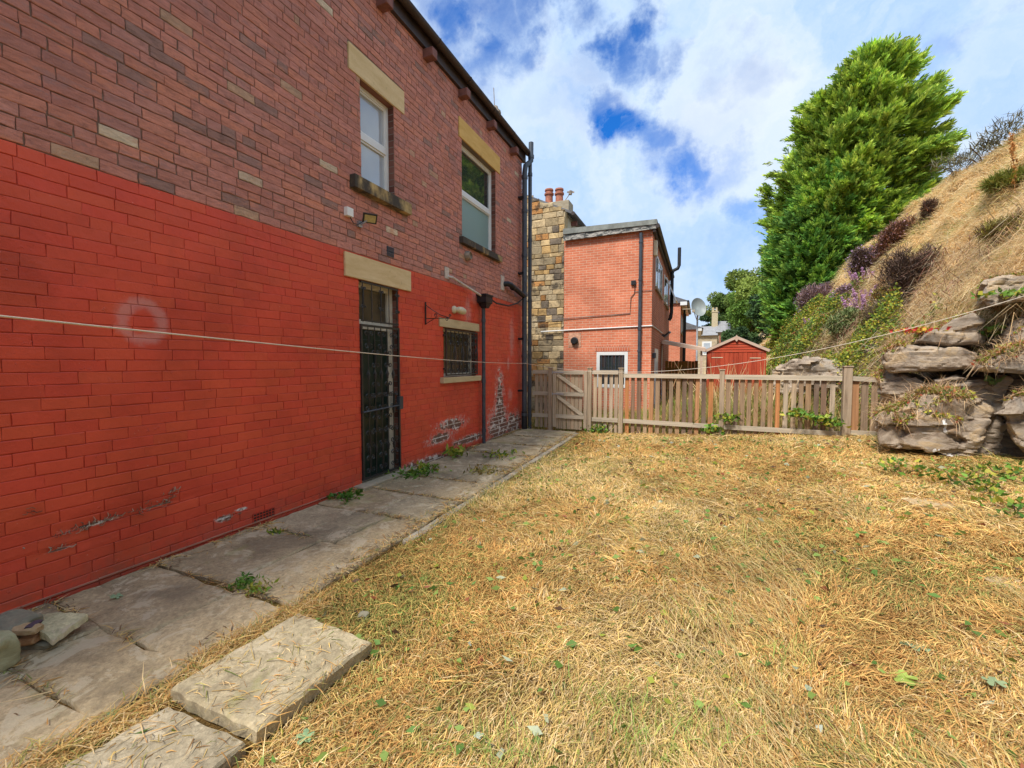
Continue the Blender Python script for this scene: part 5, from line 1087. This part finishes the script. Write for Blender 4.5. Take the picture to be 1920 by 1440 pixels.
def yard():      # rough grass behind the fence
    n = 30000; y = 9.55 + 9 * rng.random(n); x = rng.uniform(-3.9, 3.1, n); k = (y < 13.3) | (x > -1.2); x, y = x[k], y[k]; n = len(x); P = np.stack([x, y, gz(x, y) - .01], -1); tall = (x > -.6) & (rng.random(n) < .2)
    D = rng.normal(size=(n, 3)) * [.35, .35, .1] + [0, 0, 1]; L = np.where(tall, rng.uniform(.4, .95, n), rng.uniform(.08, .35, n)); V, Q = blades_geo(P, D, L, rng.uniform(.004, .008, n), 0, np.where(tall, .05, .03))
    raw('rough_yard_grass', V, Q, M_straw, np.repeat(pick([(.46, .34, .12), (.30, .32, .07), (.16, .22, .04), (.36, .22, .08)], n), 2, 0), kind='stuff')
    n = 130; x = np.concatenate([rng.uniform(.2, 2.3, 85), rng.uniform(-1, 3, 45)]); y = rng.uniform(11.5, 14.5, n); P = np.stack([x, y, gz(x, y)], -1); D = rng.normal(size=(n, 3)) * [.22, .2, 0] + [0, 0, 1]
    V, Q = blades_geo(P, D, rng.uniform(.9, 1.6, n), rng.uniform(.008, .014, n), 0, .1); raw('tall_dry_stalks', V, Q, M_straw, np.repeat(pick([(.78, .58, .32), (.66, .44, .22)], n), 2, 0), kind='stuff')
yard()

# trees ------------------------------------------------------------
def trunk(parent, base, top, r, mat, name='trunk', limbs=5, reach=1.0):
    m = MB(); b = Vector(base); t = Vector(top); pts = [b.lerp(t, k / 6) + Vector((random.uniform(-.05, .05), random.uniform(-.05, .05), 0)) for k in range(7)]
    m.tube(pts, [r * (1 - .13 * k) for k in range(7)], 9)
    for k in range(limbs):
        p = b.lerp(t, random.uniform(.3, .9)); a = random.uniform(0, 6.28); q = p + Vector((math.cos(a), math.sin(a), .7)) * reach; m.tube([p, p.lerp(q, .5) + Vector((0, 0, .1)), q], [r * .4, r * .25, r * .1], 6)
    return at0(m.build(name, mat, smooth=True), parent)
M_bark = plain('bark', (.13, .09, .065), .9, .1, .35, 8, .6)
def conifer(label, zs, cx, rx, cy, n, pal, wind, base, seed, leaf=.30, wid=.035):
    root = empty('conifer', label, 'tree', base); trunk(root, base, (np.interp(zs[-1] - 1, zs, cx), cy, zs[-1] - 1), .28, M_bark, limbs=14, reach=1.6)
    K = 420; z = rng.uniform(zs[0], zs[-1] + .3, K * 2); r0 = np.interp(z, zs, rx); k = rng.random(K * 2) < r0 / max(rx); z = z[k][:K]; r0 = r0[k][:K]; K = len(z); a = rng.uniform(0, 2 * math.pi, K)
    lob = 1 + .34 * (fbm(a * 2.2 + seed, z * .8, seed, 3) - .5) * 2 * .8; q = np.where(rng.random(K) < .75, rng.uniform(.62, .86, K), rng.uniform(.2, .62, K)); rr = r0 * lob * q
    B = np.stack([np.interp(z, zs, cx) + rr * np.cos(a), cy + rr * np.sin(a) * .95, z - .45], -1); rad = np.stack([np.cos(a), np.sin(a), np.zeros(K)], -1)
    PD = unit(rad * .85 + np.array(wind) + [0, 0, .50] + rng.normal(size=(K, 3)) * .25); PL = np.minimum(rng.uniform(.8, 1.7, K), .35 + r0 * .5); tone_ = rng.uniform(.65, 1.25, K)
    i = rng.integers(0, K, n); t = rng.random(n) ** .8; sp = rng.normal(size=(n, 3)) * (.42 * (1.05 - t) + .05)[:, None] * [1, 1, .6]
    C = B[i] + PD[i] * (PL[i] * t)[:, None] + sp; D = unit(PD[i] + sp * .9 + rng.normal(size=(n, 3)) * .22)
    side = unit(np.cross(D, rng.normal(size=(n, 3)) + [0, 0, 2.])); base_c = pick(pal, n, None, .25); parts = []; m = 12; SL = rng.uniform(.35, .75, n)[:, None]; base_c = base_c * tone_[i][:, None]
    big_ = fbm(C[:, 0] * .8 + seed, C[:, 2] * .9 + C[:, 1] * .4, 7, 3)[:, None]; base_c = base_c * (.75 + .5 * big_)
    for i in range(m):
        t = (i + .5) / m; sgn = 1 if i % 2 else -1; P = C + D * SL * (t - .4) ; dd = unit(D + side * sgn * .62 * (1 - .5 * t) + rng.normal(size=(n, 3)) * .16)
        V, Q = leaves_geo(P, dd, leaf * (1.15 - .5 * t) * rng.uniform(.7, 1.2, n), wid * rng.uniform(.8, 1.3, n), .05); parts.append((V, Q, base_c * (.8 + .45 * t)))
    V, Q, Cc = join(parts); o = raw('crown', V, Q, M_leaf, Cc); at0(o, root); return root
conifer('tall bright green leylandii conifer standing on the bank, leaning right', [6.6, 8, 10, 12, 13.4, 14.8, 16, 16.9, 17.6], [7.3, 7.3, 7.3, 7.45, 7.6, 7.75, 7.85, 7.95, 8.1], [3.0, 3.3, 3.3, 3.05, 2.7, 2.25, 1.8, 1.2, .4], 29, 24000,
        [(.38, .52, .06), (.28, .43, .06), (.50, .60, .10), (.18, .31, .05)], [.30, -.1, 0], (7.6, 29, 6.4), 3)
conifer('lower dark green conifer at the left foot of the bright leylandii', [3.4, 4.6, 6, 7.6, 9, 10.2, 11.2], [5.35, 5.4, 5.5, 5.6, 5.75, 6.0, 6.2], [1.2, 1.4, 1.55, 1.5, 1.4, 1.1, .6], 27.5, 11000,
        [(.19, .38, .08), (.30, .46, .07), (.13, .29, .06), (.24, .42, .06)], [.12, -.1, .1], (5.4, 27.5, 3.9), 9)
def broadleaf(label, c, rad, n, pal, base, seed, leaf=.28, clumps=26, name='broadleaf_tree', trunk_r=.25, cat='tree', group=None):
    root = empty(name, label, cat, base, group); trunk(root, base, (c[0], c[1], c[2]), trunk_r, M_bark, limbs=7, reach=rad[0] * .5)
    k = unit(rng.normal(size=(clumps, 3))) * rng.uniform(.45, .95, (clumps, 1)); cs = np.array(c) + k * np.array(rad); cr = rng.uniform(.22, .42, clumps) * min(rad)
    i = rng.integers(0, clumps, n); u = unit(rng.normal(size=(n, 3))) * (rng.uniform(.35, 1, (n, 1)) ** .5); P = cs[i] + u * cr[i][:, None] * np.array([1.15, 1.15, .85])
    col = np.array(pal)[rng.integers(0, len(pal), clumps)][i] * rng.uniform(.7, 1.25, (n, 1)); V, Q = leaves_geo(P, u + rng.normal(size=(n, 3)) * .7 + [0, 0, -.2], leaf * rng.uniform(.6, 1.2, n), leaf * .3 * rng.uniform(.7, 1.2, n))
    at0(raw('crown', V, Q, M_leaf, col), root); return root
G1 = [(.16, .24, .05), (.10, .17, .04), (.22, .28, .06)]; G2 = [(.20, .32, .05), (.14, .25, .04), (.28, .36, .07)]; G3 = [(.07, .14, .05), (.10, .18, .06), (.05, .10, .04)]
broadleaf('large olive green tree, tallest of the wood behind the cottage', (5.8, 60, 9.6), (2.9, 3, 4.0), 15000, G1, (5.8, 60, 2), 1, .34, 34)
broadleaf('rounded dark olive tree directly above the cottage roof', (3.0, 66, 8.1), (2.4, 2.5, 3.0), 11000, G1, (3.0, 66, 2), 2, .34, 26)
broadleaf('small leafy tree left of the cottage chimney', (1.3, 70, 6.9), (1.5, 2, 2.4), 7000, G3, (1.3, 70, 1), 3, .34, 20)
broadleaf('fresh yellow-green tree in front of the wood, right of the cottage', (5.0, 52, 7.2), (2.4, 2.4, 3.4), 13000, G2, (5.0, 52, 1.5), 4, .30, 30)
broadleaf('grey-green ivy covered tree between the shed roof and the dark conifer', (4.75, 36, 4.4), (1.25, 1.3, 2.7), 12000, G3, (4.75, 36, 1.5), 5, .20, 30)
broadleaf('light green tree beside the dark conifer', (5.9, 44, 7.6), (1.9, 1.9, 3.2), 11000, G2, (5.9, 44, 2.5), 6, .28, 26)
broadleaf('low dark hedge-like tree filling the gap beside the cottage', (3.9, 48, 3.6), (1.6, 1.6, 2.2), 7000, G3, (3.9, 48, .8), 7, .26, 20)

# shrubs on the bank ------------------------------------------------
def mound(name, label, cat, u, v, r, h, n, pal, tip=None, tipf=.3, leaf=(.10, .2), wid=.006, group=None, up=.5):
    p = ray_hill(u, v); root = empty(name, label, cat, tuple(p), group)
    K = 9; ca = rng.uniform(0, 6.28, K); cq = rng.uniform(.1, .75, K); cc = np.stack([np.cos(ca) * cq * r, np.sin(ca) * cq * r, rng.uniform(0, .45, K) * h], -1); cr = rng.uniform(.28, .6, K)
    li = rng.integers(0, K, n); a = unit(rng.normal(size=(n, 3)) + [0, 0, up]); q = rng.uniform(.1, 1, (n, 1)) ** .5
    h *= 1.7; cc[:, 2] *= 1.7; C = p + cc[li] + a * q * cr[li][:, None] * np.array([r, r, h]) * rng.uniform(.75, 1.15, (n, 1))
    C += np.array([-.25 * r, -.15 * r, .10]); C[:, 2] += np.clip((C[:, 0] - p[0] + .25 * r) * .2, -.3, .4); C[:, 2] = np.maximum(C[:, 2], hz(C[:, 0], C[:, 1]) - .05)
    L = rng.uniform(*leaf, n); V, Q = blades_geo(C, a * .5 + rng.normal(size=(n, 3)) * .6 + [0, 0, .35], L, wid * rng.uniform(.6, 1.3, n), .01, .02)
    o = raw('foliage', V, Q, M_twig, np.repeat(pick(pal, n, None, .3), 2, 0)); at0(o, root)
    if tip:
        m_ = int(n * tipf); sel = rng.choice(np.where((q[:, 0] > .72))[0], m_); P = C[sel] + a[sel] * .08; V, Q = leaves_geo(P, a[sel] + rng.normal(size=(m_, 3)) * .4, rng.uniform(.035, .08, m_), rng.uniform(.010, .022, m_)); at0(raw('flowers', V, Q, M_leaf, pick(tip, m_)), root)
    m = MB()
    for k in range(9): aa = random.uniform(0, 6.28); m.tube([p + np.array([0, 0, -.1]), p + np.array([math.cos(aa) * r * .3, math.sin(aa) * r * .3, h * .4]), p + np.array([math.cos(aa) * r * .7, math.sin(aa) * r * .7, h * .7])], [.018, .012, .005], 5)
    at0(m.build('stem', M_bark), root); return root
BR = [(.10, .065, .05), (.16, .10, .075), (.20, .13, .10), (.07, .05, .04)]; RD = [(.24, .10, .05), (.32, .15, .08), (.16, .07, .04)]; PU = [(.22, .13, .12), (.30, .19, .17), (.16, .10, .09)]
mound('heather_bush', 'big dark brown dead heather bush above the long grey rock slab', 'bush', 1712, 560, .62, .72, 15000, BR, leaf=(.08, .2), wid=.0055)
mound('heather_bush', 'rusty red-brown heather bush high on the slope with a pink patch', 'bush', 1688, 470, .62, .55, 12000, RD + BR[:1], [(.55, .32, .36)], .05, wid=.0065)
mound('heather_bush', 'small dark tuft of heather alone in the pale dry grass', 'bush', 1748, 412, .24, .34, 3000, RD[:1] + BR, wid=.006)
mound('heather_bush', 'dark heather with purple flowers between the rusty bush and the pink flowers', 'bush', 1640, 505, .65, .5, 10000, BR, [(.50, .34, .50)], .10, wid=.007)
mound('heather_bush', 'broad brown-purple heather hummock below the dark conifer', 'bush', 1545, 575, 1.15, .62, 15000, PU, [(.42, .30, .44)], .16, leaf=(.1, .25), wid=.009)
mound('heather_bush', 'purple flowering heather at the lower left end of the bank', 'bush', 1482, 606, .75, .5, 9000, PU, [(.42, .30, .52)], .35, leaf=(.1, .22), wid=.010)
mound('heather_bush', 'mauve-brown heather among the pink flowers in the middle of the bank', 'bush', 1602, 568, .55, .4, 7000, PU + [(.34, .24, .14)], [(.52, .36, .50)], .12, wid=.007)
mound('heather_bush', 'faded brown heather clump below the pink willowherb patch', 'bush', 1660, 612, .45, .35, 6000, BR + [(.34, .25, .14), (.26, .24, .10)], leaf=(.07, .2), wid=.005)
mound('shrub', 'grey-green leafy scrub in the lower middle of the bank', 'bush', 1598, 622, .60, .42, 8000, [(.22, .27, .12), (.16, .22, .08), (.34, .34, .14)], leaf=(.06, .16), wid=.012)
mound('shrub', 'yellowing scrub with orange leaves at the edge of the dead heather', 'bush', 1668, 580, .40, .34, 5000, [(.52, .40, .10), (.50, .28, .08), (.30, .32, .08)], leaf=(.05, .14), wid=.012)
mound('shrub', 'pale silvery-green shrub in front of the conifers', 'bush', 1500, 560, 1.0, .9, 11000, [(.42, .44, .24), (.34, .38, .26), (.50, .50, .30)], leaf=(.10, .2), wid=.022)
mound('shrub', 'yellow-green gorse clump at the right edge of the slope', 'bush', 1912, 448, .42, .14, 6000, [(.30, .27, .06), (.20, .18, .05), (.40, .34, .08), (.16, .09, .05)], leaf=(.08, .2), wid=.006)
mound('shrub', 'feathery green bracken clump high at the right edge', 'bush', 1908, 352, .40, .12, 4500, [(.26, .30, .05), (.20, .24, .05), (.40, .36, .10)], leaf=(.1, .24), wid=.006)
for i, (u, v, lab) in enumerate([(1850, 288, 'dark twiggy weeds on the skyline of the slope, right of centre'), (1800, 325, 'sparse twiggy weeds on the skyline close to the conifer'), (1895, 262, 'dark twiggy weeds on the skyline, highest and nearest')]):
    mound('shrub', lab, 'bush', u, v + 4, .9, .38, 380, [(.12, .12, .08), (.2, .18, .1)], leaf=(.10, .28), wid=.010, up=1.4)
def flowering(u, v, h, lab, n=9, r=.3, col=[(.62, .36, .58), (.70, .45, .62), (.55, .30, .50)]):
    p = ray_hill(u, v, .05); root = empty('willowherb', lab, 'plant', tuple(p), 'pink willowherb on the bank'); m = MB(); P = []; L_ = []
    for k in range(n):
        a = random.uniform(0, 6.28); q = random.uniform(.3, 1) * r; b = p + np.array([math.cos(a) * q * .5, math.sin(a) * q * .5, -.05]); t = b + np.array([math.cos(a) * q * .7 - .05, math.sin(a) * q * .7, h * random.uniform(.75, 1.15)]); m.tube([b, (b + t) / 2, t], [.007, .006, .003], 5)
        for s in range(60): w = random.uniform(.62, 1.05); P.append(b + (t - b) * w + rng.normal(size=3) * .022 * (1.6 - w))
        for s in range(40): w = random.uniform(.1, .65); L_.append(b + (t - b) * w)
    at0(m.build('stem', plain('willowherb_stem', (.35, .14, .08), .7) if 'willowherb_stem' not in bpy.data.materials else bpy.data.materials['willowherb_stem']), root)
    P = np.array(P); V, Q = leaves_geo(P, rng.normal(size=P.shape), .042, .017); at0(raw('flowers', V, Q, M_leaf, pick(col, len(P))), root)
    P = np.array(L_); V, Q = leaves_geo(P, rng.normal(size=P.shape) + [0, 0, .3], .12, .012, .3); at0(raw('leaves', V, Q, M_leaf, pick([(.14, .24, .06), (.22, .30, .08), (.3, .2, .08)], len(P))), root)
for u, v, h, lab in [(1622, 545, .75, 'tall pink willowherb in front of the dark heather'), (1585, 585, .7, 'pink willowherb in the middle of the flower patch'), (1612, 600, .65, 'pink willowherb with grey-green leaves, low centre of the flower patch'), (1560, 600, .6, 'pink willowherb left of the flower patch centre'),
                     (1640, 585, .6, 'pink willowherb next to the dead brown heather'), (1530, 615, .5, 'small pink willowherb over the brambles'), (1650, 672, .35, 'pink willowherb low beside the long grey rock slab'), (1600, 560, .55, 'pink willowherb at the top of the flower patch'), (1575, 575, .55, 'pale pink willowherb behind the flower patch'), (1630, 570, .5, 'pink willowherb leaning by the dark heather')]:
    flowering(u, v, h, lab, 10, .38)
for u, v, h, lab in [(1603, 478, .9, 'rusty dock stalk on the bank skyline, left one'), (1655, 428, .9, 'rusty dock stalk on the bank skyline, nearer the conifer middle'), (1905, 395, 1.5, 'tall orange-brown dock stalk at the right edge')]:
    p = ray_hill(u, v); m = MB(); t = p + np.array([-.12, 0, h]); m.tube([p, t], [.008, .004], 5); P = np.array([p + (t - p) * random.uniform(.35, 1) + rng.normal(size=3) * .022 for _ in range(240)]); root = empty('dock_plant', lab, 'plant', tuple(p), 'dock stalks on the bank')
    at0(m.build('stem', plain('rust_stem', (.42, .18, .06), .8)), root); V, Q = leaves_geo(P, rng.normal(size=P.shape) + [0, 0, .8], .055, .014); at0(raw('seed_head', V, Q, M_leaf, pick([(.55, .26, .08), (.62, .34, .12)], len(P))), root)

# weeds -------------------------------------------------------------
def weed(p, n, size, lab, pal, spread=.12, stalk=.08, name='weed', broad=.28):
    root = empty(name, lab, 'plant', p, 'weeds rooted along the path, fence and rocks'); p = np.array(p, float); a = rng.uniform(0, 6.28, n); D = np.stack([np.cos(a), np.sin(a), rng.uniform(.05, 1.1, n)], -1)
    B = p + np.stack([rng.normal(size=n) * spread, rng.normal(size=n) * spread, rng.uniform(0, stalk, n)], -1); V, Q = leaves_geo(B, D, size * rng.uniform(.5, 1.2, n), size * broad * rng.uniform(.6, 1.1, n), .25); at0(raw('leaves', V, Q, M_leaf, pick(pal, n, None, .25)), root)
    m = MB()
    for k in range(6): q = B[k]; m.tube([p + [0, 0, -.02], q], .003, 4)
    at0(m.build('stem', M_bark), root); return root
GW = [(.12, .26, .03), (.18, .33, .05), (.08, .18, .03)]; YW = [(.30, .38, .05), (.45, .42, .06), (.18, .30, .05)]
weed(gpt(458, 1096), 110, .05, 'bright green weed growing in the slab joint in the middle of the path', GW, .045, .02, broad=.18)
weed(gpt(482, 1108), 60, .045, 'wilted yellowing weed beside the green one on the path', YW + [(.4, .3, .12)], .05, .02)
weed(gpt(650, 936), 60, .09, 'leafy weed at the wall foot, left of the door step', GW, .07, .06)
weed(gpt(516, 1001), 30, .05, 'tiny wilted weed under the air brick', YW, .03, .02)
weed(gpt(775, 893), 90, .10, 'long leaved weed at the right corner of the door step', GW, .13, .05, broad=.18)
weed(gpt(806, 882), 60, .09, 'weed along the foot of the red wall below the small window', GW + YW, .12, .06)
weed(gpt(851, 856), 60, .16, 'upright yellow-green weed by the wall left of the thin downpipe', YW, .08, .12, broad=.16)
weed(gpt(905, 885), 60, .08, 'dry brown weed tuft lying on the path', [(.4, .3, .1), (.25, .25, .06)], .12, .02)
weed(gpt(940, 855), 50, .09, 'straggly weed in the path joint near the gate', YW, .15, .02)
weed(gpt(1122, 812), 160, .10, 'green weed at the foot of the fence beside the garden gate', GW + YW, .12, .15)
for u, v, y, lab in [(1530, 790, 9.38, 'bramble shoots climbing the fence left of the thick post'), (1560, 800, 9.36, 'bramble shoot at the base of the thick fence post'), (1362, 790, 9.38, 'thin yellow-green weed beside the middle fence post'), (1340, 812, 9.36, 'yellow flowered weed left of the middle fence post'), (1495, 783, 9.36, 'bramble leaves poking through the fence pickets')]:
    x, z = pw(u, v, y); weed((x, y, z), 70, .10, lab, YW + GW, .10, .14, 'bramble_shoot', .38)
for u, v, lab in [(1880, 905, 'bramble plant at the foot of the rocks on the right'), (1850, 925, 'low green weed in front of the crumbling rock'), (1905, 965, 'grey-green weed at the right edge of the lawn'), (1790, 905, 'trailing weed under the large boulder'), (1690, 885, 'small yellow-green weed left of the large boulder foot'), (1905, 860, 'bramble shoots against the dark cracked boulder')]:
    q = gpt(u, v, .25); weed((q[0], q[1], float(gz(q[0], q[1])) + .02), 48, .075, lab, GW + YW, .13, .16, 'bramble_plant', .33)
def bigleaf(lab, c, u, v, spec):       # a few broad leaves or a dense ivy tuft on the rock
    d = Vector(ray(u, v)).normalized(); ok, loc, nr, _, ob, _ = S.ray_cast(bpy.context.evaluated_depsgraph_get(), Vector((0, 0, HCAM)), d); p = loc - d * .04 if ok else Vector(ray(u, v)) * 8
    return weed(tuple(p), spec[0], spec[1], lab, c, spec[2], spec[3], 'rock_plant', spec[4])
bigleaf('plant with broad pale green oval leaves on the rock ledge', [(.20, .32, .12), (.34, .42, .10)], 1860, 722, (9, .16, .03, .05, .30))
bigleaf('leafy green bramble hanging over the rocks at the right', YW + GW, 1858, 632, (170, .085, .13, .14, .38)); bigleaf('bramble sprig with green leaves high on the right rocks', GW + YW, 1885, 560, (90, .085, .12, .08, .38))
bigleaf('red and yellow creeper leaves above the long grey slab', [(.60, .06, .05), (.62, .40, .05), (.5, .44, .06)], 1722, 625, (120, .07, .12, .06, .38))
# cut leaves lying about
def lobed(u, v, r, rz, z, lab, col):
    m = MB(); m.col = col; k = 20; pts = []
    for i in range(k): a = 2 * math.pi * i / k; q = r * (.55 + .45 * abs(math.cos(a * 2.5)) ** .7) * (1 if i != 10 else .2); pts.append((q * math.cos(a), q * math.sin(a), random.uniform(0, r * .22)))
    for dz in (0, -.0012): m.add([(0, 0, .002 + dz)] + [(p[0], p[1], p[2] + dz) for p in pts], [(0, 1 + i, 1 + (i + 1) % k) for i in range(k)])
    m.tube([(-r * .2, 0, .002), (-r * 1.3, .01, .012)], .0012, 4); o = m.build('fallen_leaf', M_leaf); q = gpt(u, v, z); o.location = (q[0], q[1], q[2] + .006); o.rotation_euler = (random.uniform(-.2, .2), random.uniform(-.2, .2), rz); tag(o, lab, 'leaf', 'cut green leaves lying about')
for a in [(205, 1345, .030, .5, .008, 'pale green leaf on the straw strip near the bottom left', (.30, .42, .22)), (300, 1298, .034, 2.2, .012, 'pale green leaf at the edge of the dark flagstone', (.28, .40, .20)), (572, 1385, .036, 1.0, .03, 'large pale green leaf in front of the raised slab corner', (.30, .44, .22)), (218, 1120, .035, 1, .006, 'pale green leaf at the foot of the red wall', (.34, .46, .26)),
          (1170, 1205, .045, .3, .06, 'green leaf in the middle of the lawn', (.34, .42, .26)), (1715, 1215, .06, .6, .16, 'long green leaf on the right side of the lawn', (.30, .42, .24)), (1695, 1275, .05, 2.6, .16, 'yellow-green leaf among straw on the right of the lawn', (.38, .48, .10)), (1865, 1282, .04, 1.4, .2, 'pale leaf near the bottom right corner', (.34, .42, .22)), (1215, 1390, .05, 0, .08, 'bright green leaf at the bottom of the picture', (.22, .40, .08))]: lobed(*a)
# dead ivy stubs stuck to the red wall
m = MB(); Rv = random.Random(3)
for c, w, nn in [((1.57, .43), .22, 46), ((1.95, .45), .17, 24), ((2.05, .52), .05, 12), ((1.36, .33), .10, 10), ((2.5, .17), .10, 14), ((1.25, .62), .05, 6)]:
    for k in range(nn):
        y = c[0] + Rv.gauss(0, w * .45); z = c[1] + (y - c[0]) * .1 + Rv.gauss(0, .012); t = Rv.choice([(.28, .20, .13), (.42, .34, .26), (.14, .09, .06)]); m.col = t; L = Rv.uniform(.01, .05); a = Rv.gauss(.3, .8)
        p0 = Vector((WX + .002, y, z)); m.tube([p0, p0 + Vector((Rv.uniform(.004, .015), math.cos(a) * L * .5, math.sin(a) * L * .5)), p0 + Vector((.004, math.cos(a + .5) * L, math.sin(a + .5) * L))], Rv.uniform(.001, .003), 4)
tag(m.build('dead_ivy', M_twig), 'strips of dead ivy root stuck low on the red painted wall', 'dead ivy')
